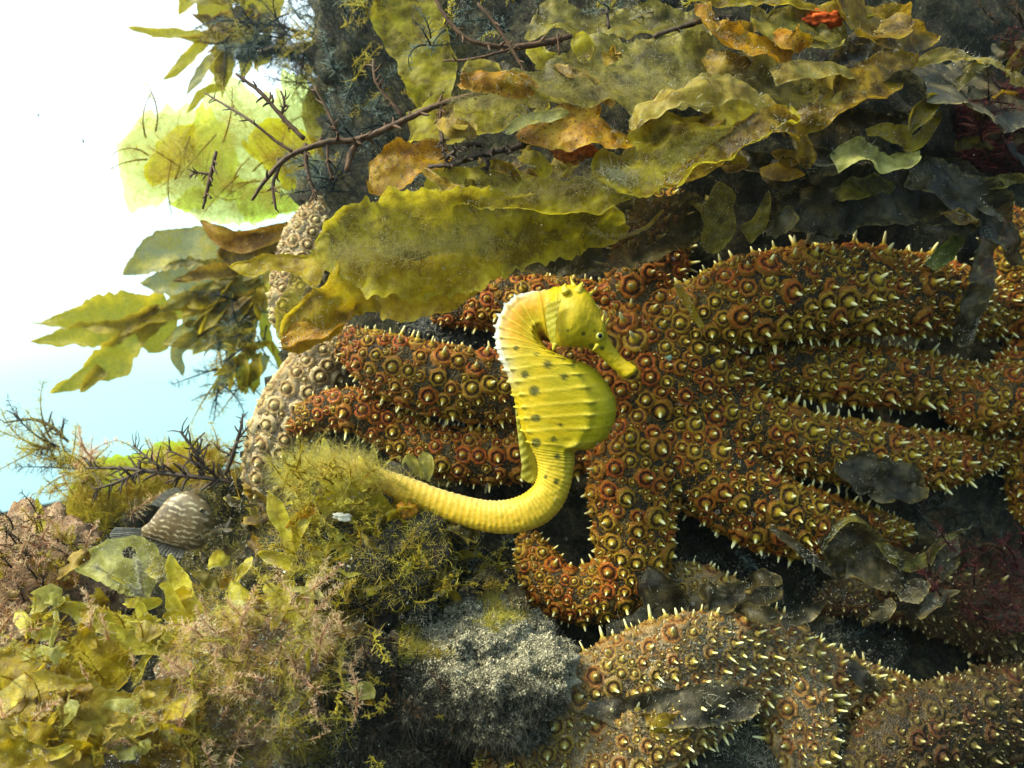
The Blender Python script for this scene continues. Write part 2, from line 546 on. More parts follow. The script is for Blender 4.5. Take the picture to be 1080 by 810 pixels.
def sample(poly, n, seed, clump=0.0):
    """roots and normals on the rock seen inside a photo outline"""
    rs = random.Random(seed)
    xs = [p[0] for p in poly]
    ys = [p[1] for p in poly]
    R, Nn = [], []
    tries = 0
    while len(R) < n and tries < n * 12:
        tries += 1
        x, y = rs.uniform(min(xs), max(xs)), rs.uniform(min(ys), max(ys))
        if not in_poly(x, y, poly):
            continue
        if clump and noise.noise(Vector((x, y, seed * 9.1)) * 0.03) + 0.35 * noise.noise(Vector((x, y, seed * 3.3)) * 0.11) < clump - 0.5 + rs.uniform(-0.1, 0.1):
            continue
        h = hit(x, y)
        if h is None or h[2] > 1.4:
            continue
        R.append(h[0])
        Nn.append(h[1])
    return np.array([tuple(r) for r in R]).reshape(-1, 3), np.array([tuple(r) for r in Nn]).reshape(-1, 3)

def strand_arrays(R, Dv, ln, w, curl, seed, nseg=4, spread=0.6, droop=0.0):
    rs = np.random.RandomState(seed)
    n = len(R)
    d = unit(Dv + rs.normal(0, spread, (n, 3)))
    l = ln * rs.uniform(0.45, 1.3, n)[:, None]
    side = unit(np.cross(d, rs.normal(0, 1, (n, 3))))
    p = R.copy()
    rows, al = [], []
    bend = rs.normal(0, curl, (n, 3))
    for k in range(nseg + 1):
        t = k / nseg
        ww = w * (1 - 0.85 * t)
        rows.append(p - side * ww * 0.5)
        rows.append(p + side * ww * 0.5)
        al += [t, t]
        d = unit(d + bend / nseg + rs.normal(0, curl * 0.5, (n, 3)) / nseg + np.array([0, 0, -droop / nseg]))
        p = p + d * l / nseg
    A = np.stack(rows, 1)                     # n, 2(nseg+1), 3
    m = 2 * (nseg + 1)
    q = np.array([[2 * k, 2 * k + 1, 2 * k + 3, 2 * k + 2] for k in range(nseg)])
    F = (np.arange(n)[:, None, None] * m + q[None]).reshape(-1, 4)
    return A.reshape(-1, 3), F, {'along': np.tile(al, n), 'rnd': np.repeat(rs.uniform(0, 1, n), m)}

def turf(name, poly, n, ln, w, mat, seed, curl=0.8, spread=0.7, clump=0.0, droop=0.0, up=0.3):
    R, Nn = sample(poly, n, seed, clump)
    if not len(R):
        return None
    V, F, at = strand_arrays(R - Nn * 0.001, Nn + np.array([0, 0, up]), ln, w, curl, seed, 4, spread, droop)
    return tag(build(name, V, F, mat, attrs=at), kind='stuff')

def leafbit_arrays(R, Dv, ln, w, seed, spread=0.7):
    """small cupped leaf-like lobes, eight faces each"""
    rs = np.random.RandomState(seed)
    n = len(R)
    d = unit(Dv + rs.normal(0, spread, (n, 3)))
    s = unit(np.cross(d, rs.normal(0, 1, (n, 3))))
    u = unit(np.cross(s, d))
    l = ln * rs.uniform(0.4, 1.4, n)[:, None]
    ww = w * rs.uniform(0.5, 1.4, n)[:, None]
    bend = rs.uniform(-0.5, 0.9, n)[:, None]
    prof = [(0, 0.15), (0.3, 0.8), (0.6, 1.0), (0.85, 0.75), (1.0, 0.25)]
    rows, ed = [], []
    for t, k in prof:
        k = k * rs.uniform(.45, 1.4, n)[:, None]
        c = R + d + s * ww * rs.normal(0, .18, n)[:, None] * (t > 0) * l * t + u * l * bend * t * t * 0.5
        rows += [c - s * ww * k * 0.5, c + u * ww * 0.18 * k, c + s * ww * k * 0.5]
        ed += [1, 0.2, 1] if t < 1 else [1, 1, 1]
    A = np.stack(rows, 1)
    m = 15
    q = []
    for i in range(4):
        for j in range(2):
            q.append([i * 3 + j, i * 3 + j + 1, i * 3 + j + 4, i * 3 + j + 3])
    F = (np.arange(n)[:, None, None] * m + np.array(q)[None]).reshape(-1, 4)
    return A.reshape(-1, 3), F, {'edge': np.tile(ed, n), 'rnd': np.repeat(rs.uniform(0, 1, n), m)}

def leaf_turf(name, poly, n, ln, w, mat, seed, spread=0.8, clump=0.0):
    R, Nn = sample(poly, n, seed, clump)
    V, F, at = leafbit_arrays(R, Nn + np.array([0, 0, 0.3]), ln, w, seed, spread)
    return tag(build(name, V, F, mat, attrs=at), kind='stuff')

# ------------------------------------------------------------------ rocks
def rock(name, label, c, r, mat, seed, amp=0.25, sub=5, group=None):
    bm = bmesh.new()
    bmesh.ops.create_icosphere(bm, subdivisions=sub, radius=1.0)
    V = np.array([v.co[:] for v in bm.verts])
    F = [[v.index for v in f.verts] for f in bm.faces]
    bm.free()
    s = PX(c[2])
    R = np.array([r[0] * s, r[2], r[1] * s])
    k = 1 + amp * 1.5 * fbm(V, 1.3, 5, seed) + 0.14 * fbm(V, 5, 4, seed + 3) + 0.035 * fbm(V, 24, 3, seed + 5)
    V = V * k[:, None] * R + W(*c)
    o = build(name, V, np.array(F), mat)
    TARGETS.append(BVHTree.FromPolygons(V.tolist(), F))
    return tag(o, label, 'rock', group)

rock('boulder', 'pale silt-crusted boulder below the seahorse tail', (512, 712, 0.572), (96, 68, 0.07), M['rock_pale'], 3.1, 0.22, 6)
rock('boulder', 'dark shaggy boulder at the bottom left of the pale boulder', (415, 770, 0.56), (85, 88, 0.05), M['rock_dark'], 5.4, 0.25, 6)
rock('boulder', 'pinkish brown encrusted boulder at the left edge', (18, 635, 0.66), (92, 88, 0.06), M['rock_pink'], 8.2, 0.3, 6)
rock('boulder', 'rosy tufted boulder at the bottom beside the big brown blade', (275, 735, 0.545), (88, 92, 0.05), M['rock_pink'], 11.7, 0.25, 6)
rock('boulder', 'dark slate-blue knobbly rock at the top behind the thin branches', (410, 70, 0.80), (80, 120, 0.06), M['reef'], 14.3, 0.3, 5)
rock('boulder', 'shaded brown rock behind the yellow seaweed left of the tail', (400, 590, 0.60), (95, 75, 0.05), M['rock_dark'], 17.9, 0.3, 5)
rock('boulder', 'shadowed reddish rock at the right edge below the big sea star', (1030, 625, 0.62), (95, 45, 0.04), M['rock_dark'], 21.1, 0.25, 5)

# ------------------------------------------------------------------ sea stars
def skin_mat(name, dark, mid, light):
    m, nt, nd, lk = mat_new(name)
    p = pos(nt)
    n1 = tex_noise(nt, p, 45, 4, 0.6)
    v = N_(nt, 'ShaderNodeTexVoronoi')
    v.inputs['Scale'].default_value = 520
    lk.new(p, v.inputs['Vector'])
    g = math_(nt, 'SUBTRACT', 1.0, step(nt, v.outputs['Distance'], 0.1, 0.6))
    n2 = tex_noise(nt, p, 400, 3, 0.6)
    c = ramp(nt, math_(nt, 'ADD', math_(nt, 'MULTIPLY', n1, 0.5), math_(nt, 'MULTIPLY', n2, 0.5)), [(0.36, dark), (0.5, mid), (0.62, light)])
    c = mixc(nt, math_(nt, 'MULTIPLY', g, 0.45), c, light)
    sh = principled(nt, c, 0.6, bump(nt, math_(nt, 'ADD', g, n2), 0.8, 0.0014), 0.3)
    out(nt, sh)
    return m

def rosette_mat(name, rust, olive, tip, groove, rim_col, shift=0.0):
    """ring of tiny pincers round a spine: pigment by radius ('rad'), rust or olive by individual and by region"""
    m, nt, nd, lk = mat_new(name)
    p = pos(nt)
    oi = N_(nt, 'ShaderNodeObjectInfo').outputs['Random']
    rnd = math_(nt, 'FRACT', math_(nt, 'ADD', oi, attr(nt, 'rnd').outputs['Fac']))
    reg = tex_noise(nt, p, 22, 3, 0.55)
    f = math_(nt, 'ADD', math_(nt, 'MULTIPLY', rnd, 0.55), math_(nt, 'MULTIPLY', reg, 0.9))
    sx = N_(nt, 'ShaderNodeSeparateXYZ')
    lk.new(p, sx.inputs[0])
    f = math_(nt, 'SUBTRACT', f, math_(nt, 'MULTIPLY', math_(nt, 'SUBTRACT', 1.0, step(nt, sx.outputs[0], -0.13, -0.02)), 0.16))      # redder arm tips on this side
    f = step(nt, math_(nt, 'ADD', f, shift), 0.46, 0.90)
    c = mixc(nt, f, rust, olive)
    rad = attr(nt, 'rad').outputs['Fac']
    gr = ramp(nt, rad, [(0.0, (1, 1, 1)), (0.38, (0.9, 0.9, 0.9)), (0.52, (0.0, 0.0, 0.0)), (0.64, (0.1, 0.1, 0.1)), (0.78, (1, 1, 1))])
    c = mixc(nt, gr, groove, c)
    c = mixc(nt, step(nt, rad, 0.86, 1.02), c, rim_col)
    c = mixc(nt, math_(nt, 'SUBTRACT', 1.0, step(nt, rad, 0.2, 0.45)), c, mixc(nt, f, olive, tip))
    vg = N_(nt, 'ShaderNodeTexVoronoi')
    vg.inputs['Scale'].default_value = 1150
    lk.new(p, vg.inputs['Vector'])
    fine = math_(nt, 'SUBTRACT', 1.0, step(nt, vg.outputs['Distance'], 0.12, 0.62))
    big = tex_noise(nt, p, 330, 3, 0.6)
    c = mixc(nt, math_(nt, 'MULTIPLY', math_(nt, 'SUBTRACT', 1.0, fine), 0.35), c, groove)
    c = mixc(nt, math_(nt, 'MULTIPLY', step(nt, big, 0.55, 0.7), 0.35), c, tip)
    sh = principled(nt, c, 0.5, bump(nt, fine, 0.9, 0.0010), 0.35)
    out(nt, sh)
    return m

def spine_mat(name, lo, hi):
    m, nt, nd, lk = mat_new(name)
    c = mixc(nt, step(nt, attr(nt, 'along').outputs['Fac'], 0.1, 0.75), lo, hi)
    sh = principled(nt, c, 0.35, None, 0.5)
    t = N_(nt, 'ShaderNodeBsdfTranslucent')
    lk.new(c, t.inputs['Color'])
    out(nt, mix_sh(nt, 0.15, sh, t.outputs[0]))
    return m

def rosette_arrays(seed, nseg=14):
    rs = np.random.RandomState(seed)
    prof = [(1.14, -0.35), (1.08, -0.02), (0.94, 0.13), (0.80, 0.22), (0.67, 0.17), (0.57, 0.10), (0.45, 0.26), (0.30, 0.46), (0.14, 0.56)]
    th = np.linspace(0, 2 * math.pi, nseg, endpoint=False)
    V, rad = [], []
    for r, z in prof:
        alt = np.where(np.arange(nseg) % 2 == 0, 1.0, -1.0)
        jr = 1 + (rs.uniform(-0.12, 0.12, nseg) + 0.05 * alt * (r > 0.9) if r > 0.6 else rs.uniform(-0.07, 0.07, nseg))
        jz = z + (rs.uniform(-0.09, 0.10, nseg) + 0.05 * alt if r > 0.6 else rs.uniform(-.03, .03, nseg))
        V.append(np.stack([np.cos(th) * r * jr, np.sin(th) * r * jr, jz + 0 * th], 1))
        rad += [min(1.05, r)] * nseg
    V = np.vstack(V)
    F = grid_faces(len(prof), nseg, True)[:, ::-1].tolist()
    V = np.vstack([V, [[0, 0, 0.52]]])
    rad.append(0)
    k = len(V) - 1
    b = (len(prof) - 1) * nseg
    for j in range(nseg):
        F.append([b + j, b + (j + 1) % nseg, k])
    return V, F, np.array(rad)

def spine_arrays(seed, ln=1.0, r0=0.185):
    rs = np.random.RandomState(seed)
    th = np.linspace(0, 2 * math.pi, 6, endpoint=False)
    V, al = [], []
    lean = rs.uniform(-0.18, 0.18, 2)
    for t, r in [(0, 1.0), (0.35, 0.95), (0.7, 0.72), (0.93, 0.42)]:
        V.append(np.stack([np.cos(th) * r * r0 + lean[0] * t, np.sin(th) * r * r0 + lean[1] * t, 0.35 + ln * t + 0 * th], 1))
        al += [t] * 6
    V = np.vstack(V + [np.array([[lean[0], lean[1], 0.35 + ln]])])
    al.append(1.0)
    F = grid_faces(4, 6, True)[:, ::-1].tolist() + [[18 + j, 18 + (j + 1) % 6, 24] for j in range(6)]
    return V, F, np.array(al)

STARS = []
def sea_star(label, group, arms, disc, mats, seed, n_ind, tub=1.0, spine_len=1.0, bristles=6000, rows_deg=118, no_go=None, jit=1.0):
    skin_m, ros_m, spi_m = mats
    parts = []
    for a in arms:
        Vt, Ft, C, R = tube_arrays(a, 14, None, 0.72)
        parts.append((Vt, Ft))
    if disc:
        bm = bmesh.new()
        bmesh.ops.create_icosphere(bm, subdivisions=4, radius=1.0)
        Vd = np.array([v.co[:] for v in bm.verts])
        Fd = [[v.index for v in f.verts] for f in bm.faces]
        bm.free()
        s = PX(disc[2])
        Vd = Vd * np.array([disc[3] * s, disc[5], disc[4] * s]) + W(*disc[:3])
        parts.append((Vd, Fd))
    V, F = merge(parts)
    base = np.array([V[:, 0].mean(), V[:, 1].max(), V[:, 2].mean()])
    root = tag(empty('sea_star', base), label, 'sea star', group)
    tmp = bpy.data.objects.new('tmp', new_mesh('tmp', V, F))
    COL.objects.link(tmp)
    md = tmp.modifiers.new('r', 'REMESH')
    md.mode = 'VOXEL'
    md.voxel_size = 0.0026
    ms = tmp.modifiers.new('s', 'SMOOTH')
    ms.iterations = 5
    dg = bpy.context.evaluated_depsgraph_get()
    me = bpy.data.meshes.new_from_object(tmp.evaluated_get(dg))
    bpy.data.objects.remove(tmp)
    Vb = np.empty(len(me.vertices) * 3, np.float32)
    me.vertices.foreach_get('co', Vb)
    Vb = Vb.reshape(-1, 3).astype(float)
    Fb = [list(p.vertices) for p in me.polygons]
    bvh = BVHTree.FromPolygons(Vb.tolist(), Fb)
    nz = fbm(Vb, 90, 3, seed) * 0.0012
    Vb = Vb + np.stack([0 * nz, -nz, nz], 1)
    build('body', Vb, Fb, skin_m, root)
    STARS.append(BVHTree.FromPolygons(Vb.tolist(), Fb))
    # tubercles in rows along every arm
    rs = random.Random(seed)
    spots = []
    for a in arms:
        a = np.asarray(a, float)
        ln = np.linalg.norm(np.diff(a[:, :2], axis=0), axis=1).sum()
        C4 = catmull(a, int(ln) + 2)
        C = W(C4[:, 0], C4[:, 1], C4[:, 2])
        T, S, Nn = frames(C)
        rmax = C4[:, 3].max()
        tr = (4.6 + 0.155 * rmax) * tub
        nrow = max(3, int(round(rmax * math.radians(2 * rows_deg) * 0.9 / (tr * 1.95))))
        for k in range(nrow):
            th = math.radians(-rows_deg + 2 * rows_deg * (k + 0.5) / nrow)
            i = rs.uniform(0, tr * 2) if True else 0
            while i < len(C) - 1:
                ii = int(i)
                r = C4[ii, 3]
                t_r = (4.2 + 0.155 * r) * tub * (rs.choice((rs.uniform(.62, .9), rs.uniform(.85, 1.22))) if jit > .5 else rs.uniform(.9, 1.1))
                th2 = th + rs.gauss(0, 0.12 * jit)
                rr = r * PX(C[ii, 1])
                q = C[ii] + rr * (Nn[ii] * 0.72 * math.cos(th2) + S[ii] * math.sin(th2))
                loc, nrm, idx, dist = bvh.find_nearest(Vector(q))
                if loc is not None and dist < rr * 0.45:
                    spots.append((loc, nrm, t_r * PX(C[ii, 1])))
                i += t_r * 1.8
    if disc:
        for _ in range(int(170 * (disc[3] * disc[4]) / 3000)):
            an, ra = rs.uniform(0, 6.283), math.sqrt(rs.uniform(0, 1))
            q = W(disc[0] + disc[3] * ra * math.cos(an), disc[1] + disc[4] * ra * math.sin(an), disc[2] - 0.05)
            loc, nrm, idx, dist = bvh.ray_cast(Vector(q), Vector((0, 1, 0)))
            if loc is not None:
                spots.append((loc, nrm, rs.uniform(7.5, 11) * tub * PX(disc[2])))
    # small knobs fill the gaps
    cum = []
    for _ in range(len(spots) * 5):
        f = Fb[rs.randrange(len(Fb))]
        p0 = Vector(Vb[f[0]])
        loc, nrm, idx, dist = bvh.find_nearest(p0)
        if nrm.dot(-p0.normalized()) > -0.3:
            spots.append((loc, nrm, rs.uniform(3.2, 6.4) * tub * PX(loc.y)))
    keep, cell = [], {}
    h = 0.02
    for s in spots:
        key = tuple(int(math.floor(c / h)) for c in s[0])
        ok = True
        for dx in (-1, 0, 1):
            for dy in (-1, 0, 1):
                for dz in (-1, 0, 1):
                    for o in cell.get((key[0] + dx, key[1] + dy, key[2] + dz), ()):
                        if (o[0] - s[0]).length < (o[2] + s[2]) * 0.73:
                            ok = False
                            break
        if ok:
            cell.setdefault(key, []).append(s)
            keep.append(s)
    def score(s):
        view = (-s[0]).normalized()
        f = s[1].dot(view)
        sx, sy = s[0].x / (K * s[0].y) * 1080 + 540, 405 - s[0].z / (K * s[0].y) * 1080
        inside = -20 < sx < 1100 and -20 < sy < 830 and not (no_go and in_poly(sx, sy, no_go))
        return (s[2] if f > -0.15 else s[2] * 0.1) * (1 if inside else 0.05)
    keep.sort(key=score, reverse=True)
    ros = []
    for v in range(7):
        Vv, Fv, rad = rosette_arrays(seed * 10 + v)
        ros.append((Vv, Fv, rad, new_mesh('tubercle', Vv, Fv, {'rad': rad, 'rnd': np.zeros(len(Vv))}, True, None, (ros_m,))))
    spi = []
    for v in range(7):
        Vv, Fv, al = spine_arrays(seed * 10 + v, spine_len * (0.65 + 0.12 * v))
        spi.append((Vv, Fv, al, new_mesh('spine', Vv, Fv, {'along': al}, True, None, (spi_m,))))
    up = Vector((0, 0, 1))
    Vs, Fs, Rs, Ns, As, Ms, off = [], [], [], [], [], [], 0
    for n, (loc, nrm, r) in enumerate(keep):
        nrm = (nrm + Vector((rs.uniform(-.2, .2), rs.uniform(-.2, .2), rs.uniform(-.2, .2)))).normalized()
        q = nrm.to_track_quat('Z', 'Y') @ Quaternion((0, 0, 1), rs.uniform(0, 6.28))
        a, b = rs.randrange(7), rs.randrange(7)
        if n < n_ind:
            o = bpy.data.objects.new('tubercle', ros[a][3])
            COL.objects.link(o)
            o.parent = root
            o.rotation_mode = 'QUATERNION'
            o.rotation_quaternion = q
            o.location = loc - Vector(base)
            o.scale = (r, r, r * rs.uniform(0.85, 1.25))
            sp = bpy.data.objects.new('spine', spi[b][3])
            COL.objects.link(sp)
            sp.parent = o
        else:
            mt = q.to_matrix()
            mt = np.array(mt) * r
            for (Vv, Fv, at, _), mi in ((ros[a], 0), (spi[b], 1)):
                Vs.append(Vv @ mt.T + np.array(loc))
                Fs += [[i + off for i in f] for f in Fv]
                Ms += [mi] * len(Fv)
                off += len(Vv)
                Rs.append(at if mi == 0 else np.zeros(len(Vv)))
                As.append(at if mi == 1 else np.zeros(len(Vv)))
                Ns.append(np.full(len(Vv), rs.random()))
    if Vs:
        o = build('tubercle_cover', np.vstack(Vs), Fs, (ros_m, spi_m), root, attrs={'rad': np.concatenate(Rs), 'along': np.concatenate(As), 'rnd': np.concatenate(Ns)}, fmat=Ms)
        tag(o, kind='stuff')
    # fine bristles over the skin
    tri = np.array([f[:3] for f in Fb])
    cen = Vb[tri].mean(1)
    nr = unit(np.cross(Vb[tri[:, 1]] - Vb[tri[:, 0]], Vb[tri[:, 2]] - Vb[tri[:, 0]]))
    vis = np.where((nr * unit(-cen)).sum(1) > -0.2)[0]
    r2 = np.random.RandomState(seed)
    pick = r2.choice(vis, min(bristles, len(vis) * 3))
    wgt = r2.dirichlet((1, 1, 1), len(pick))
    R = (Vb[tri[pick]] * wgt[:, :, None]).sum(1)
    Vv, Ff, at = strand_arrays(R, nr[pick], 0.0024, 0.0015, 0.2, seed, 1, 0.45)
    at['rad'] = np.full(len(Vv), 0.93)
    o = build('bristle_cover', Vv, Ff, ros_m, root, attrs={'rad': at['rad'], 'rnd': at['rnd']})
    tag(o, kind='stuff')
    print('star', label[:30], len(keep), 'tubercles')
    return root

SK = skin_mat('star_skin', (0.005, 0.004, 0.002), (0.028, 0.018, 0.006), (0.16, 0.105, 0.024))
RO = rosette_mat('rust_rosette', (0.58, 0.115, 0.003), (0.48, 0.285, 0.006), (0.78, 0.55, 0.03), (0.05, 0.011, 0.002), (0.40, 0.16, 0.010))
SP = spine_mat('cream_spine', (0.62, 0.48, 0.04), (0.92, 0.86, 0.46))
SK2 = skin_mat('pale_star_skin', (0.12, 0.085, 0.06), (0.32, 0.24, 0.16), (0.58, 0.47, 0.32))
RO2 = rosette_mat('tan_rosette', (0.60, 0.38, 0.14), (0.68, 0.53, 0.22), (0.78, 0.64, 0.25), (0.2, 0.11, 0.04), (0.74, 0.60, 0.36))
SP2 = spine_mat('pale_spine', (0.5, 0.4, 0.13), (0.78, 0.7, 0.4))
SK3 = skin_mat('peach_star_skin', (0.03, 0.022, 0.012), (0.15, 0.105, 0.05), (0.38, 0.29, 0.16))
RO3 = rosette_mat('peach_rosette', (0.44, 0.16, 0.03), (0.42, 0.28, 0.04), (0.62, 0.48, 0.10), (0.09, 0.035, 0.01), (0.42, 0.28, 0.12))

big = sea_star(
    'big rust-orange many-armed sea star lying behind the seahorse', 'spiny sea stars on the reef',
    [[(690, 395, .655, 46), (600, 402, .65, 42), (530, 408, .645, 39), (450, 398, .64, 37), (400, 380, .645, 30), (364, 358, .66, 16)],        # left, thick
     [(690, 420, .655, 40), (610, 465, .655, 32), (540, 480, .65, 29), (470, 478, .655, 27), (420, 455, .66, 25), (375, 432, .655, 23), (330, 437, .66, 17), (308, 455, .672, 9)],   # left, low, curled
     [(690, 370, .665, 40), (620, 335, .67, 38), (550, 322, .67, 30), (495, 322, .675, 24), (462, 334, .68, 12)],                             # upper left, shaded
     [(690, 425, .645, 44), (668, 490, .635, 46), (668, 550, .63, 44), (664, 600, .63, 36), (625, 628, .635, 30), (585, 618, .64, 27), (562, 585, .65, 20), (556, 562, .66, 9)],  # down and hooked
     [(695, 425, .645, 42), (740, 490, .635, 45), (790, 530, .635, 42), (850, 552, .64, 36), (915, 562, .655, 26), (960, 562, .67, 10)],      # lower right
     [(700, 410, .648, 40), (770, 440, .64, 36), (840, 466, .64, 34), (920, 480, .648, 33), (990, 485, .66, 29), (1060, 470, .675, 18)],      # right, lower middle
     [(700, 390, .65, 40), (790, 383, .65, 32), (860, 389, .65, 32), (940, 399, .652, 31), (1010, 405, .665, 24), (1060, 400, .68, 12)],     # right, upper middle
     [(695, 375, .65, 40), (740, 335, .63, 40), (800, 315, .62, 47), (880, 307, .625, 48), (960, 310, .635, 42), (1020, 320, .65, 34), (1085, 335, .67, 18)],  # right, top
     [(690, 365, .655, 44), (680, 310, .66, 44), (690, 255, .665, 36), (705, 205, .675, 20)]],                                                 # up under the kelp
    (695, 395, .65, 88, 84, .036), (SK, RO, SP), 3, 300, 1.0, .85, 16000)

sea_star('peach sea star at the bottom with silty arms below the big star', 'spiny sea stars on the reef',
    [[(800, 690, .60, 40), (730, 690, .57, 42), (660, 715, .56, 44), (600, 755, .55, 44), (545, 800, .54, 38), (500, 850, .54, 22)],
     [(800, 700, .60, 40), (750, 735, .565, 38), (690, 770, .545, 46), (640, 815, .535, 46), (600, 870, .535, 30)],
     [(800, 680, .605, 36), (760, 640, .625, 32), (720, 615, .645, 24), (695, 605, .66, 12)],
     [(800, 695, .605, 40), (850, 715, .605, 40), (900, 730, .61, 34), (950, 735, .62, 22)],
     [(810, 700, .60, 40), (840, 750, .58, 38), (845, 810, .57, 34), (840, 870, .56, 18)]],
    (808, 698, .605, 60, 52, .03), (SK3, RO3, SP), 4, 230, 0.92, 1.0, 11000)

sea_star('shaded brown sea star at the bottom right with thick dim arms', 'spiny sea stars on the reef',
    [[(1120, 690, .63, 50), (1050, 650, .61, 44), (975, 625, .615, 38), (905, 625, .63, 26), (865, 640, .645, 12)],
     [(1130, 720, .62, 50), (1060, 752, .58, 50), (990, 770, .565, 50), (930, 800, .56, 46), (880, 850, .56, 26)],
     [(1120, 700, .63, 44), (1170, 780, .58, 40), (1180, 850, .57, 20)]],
    (1130, 705, .63, 60, 55, .03), (skin_mat('dimmed_brown_star_skin', (0.015, 0.011, 0.006), (0.035, 0.024, 0.012), (0.09, 0.062, 0.03)), rosette_mat('dimmed_brown_rosette', (0.14, 0.04, 0.006), (0.11, 0.08, 0.014), (0.22, 0.17, 0.03), (0.025, 0.010, 0.004), (0.10, 0.06, 0.014)), spine_mat('dimmed_spine', (0.22, 0.17, 0.03), (0.46, 0.40, 0.18))), 5, 110, 0.85, .6, 7000)  # brown star colours darkened further to carry the dimness of this corner

sea_star('pale tan sea star on the left rim of the reef with ringed knobs', 'spiny sea stars on the reef',
    [[(345, 375, .70, 30), (322, 410, .69, 32), (300, 450, .69, 33), (288, 500, .70, 30), (285, 540, .71, 18)],
     [(345, 365, .70, 30), (318, 330, .70, 30), (315, 285, .70, 26), (328, 240, .71, 22), (336, 212, .72, 9)],
     [(350, 370, .70, 30), (395, 400, .715, 28), (440, 430, .72, 22), (470, 450, .725, 10)]],
    (348, 370, .70, 36, 36, .026), (SK2, RO2, SP2), 6, 170, 1.0, 0.35, 8000, jit=.2)

sea_star('small slate-grey sea star in the dark gap left of the seahorse', 'spiny sea stars on the reef',
    [[(520, 378, .70, 24), (480, 362, .695, 24), (440, 345, .70, 16), (415, 335, .71, 8)],
     [(520, 378, .70, 24), (500, 440, .70, 22), (450, 445, .70, 18), (415, 470, .71, 8)]],
    (522, 380, .70, 28, 28, .02), (skin_mat('slate_star_skin', (0.012, 0.014, 0.016), (0.03, 0.033, 0.034), (0.07, 0.075, 0.07)),
     rosette_mat('slate_rosette', (0.05, 0.05, 0.045), (0.07, 0.07, 0.055), (0.12, 0.11, 0.07), (0.012, 0.012, 0.012), (0.09, 0.09, 0.075)), SP2), 7, 60, 0.9, 0.4, 800)

sea_star('olive sea star half out of the picture at the right edge', 'spiny sea stars on the reef',
    [[(1110, 360, .655, 44), (1085, 310, .645, 40), (1070, 265, .65, 34), (1062, 225, .665, 16)],
     [(1110, 380, .655, 44), (1075, 410, .64, 38), (1035, 425, .64, 30), (1000, 430, .65, 16)],
     [(1115, 380, .655, 40), (1110, 440, .65, 40), (1095, 500, .655, 32), (1080, 545, .665, 14)]],
    (1120, 375, .66, 50, 50, .03), (SK, RO, SP), 8, 90, 0.9, 0.75, 6000)

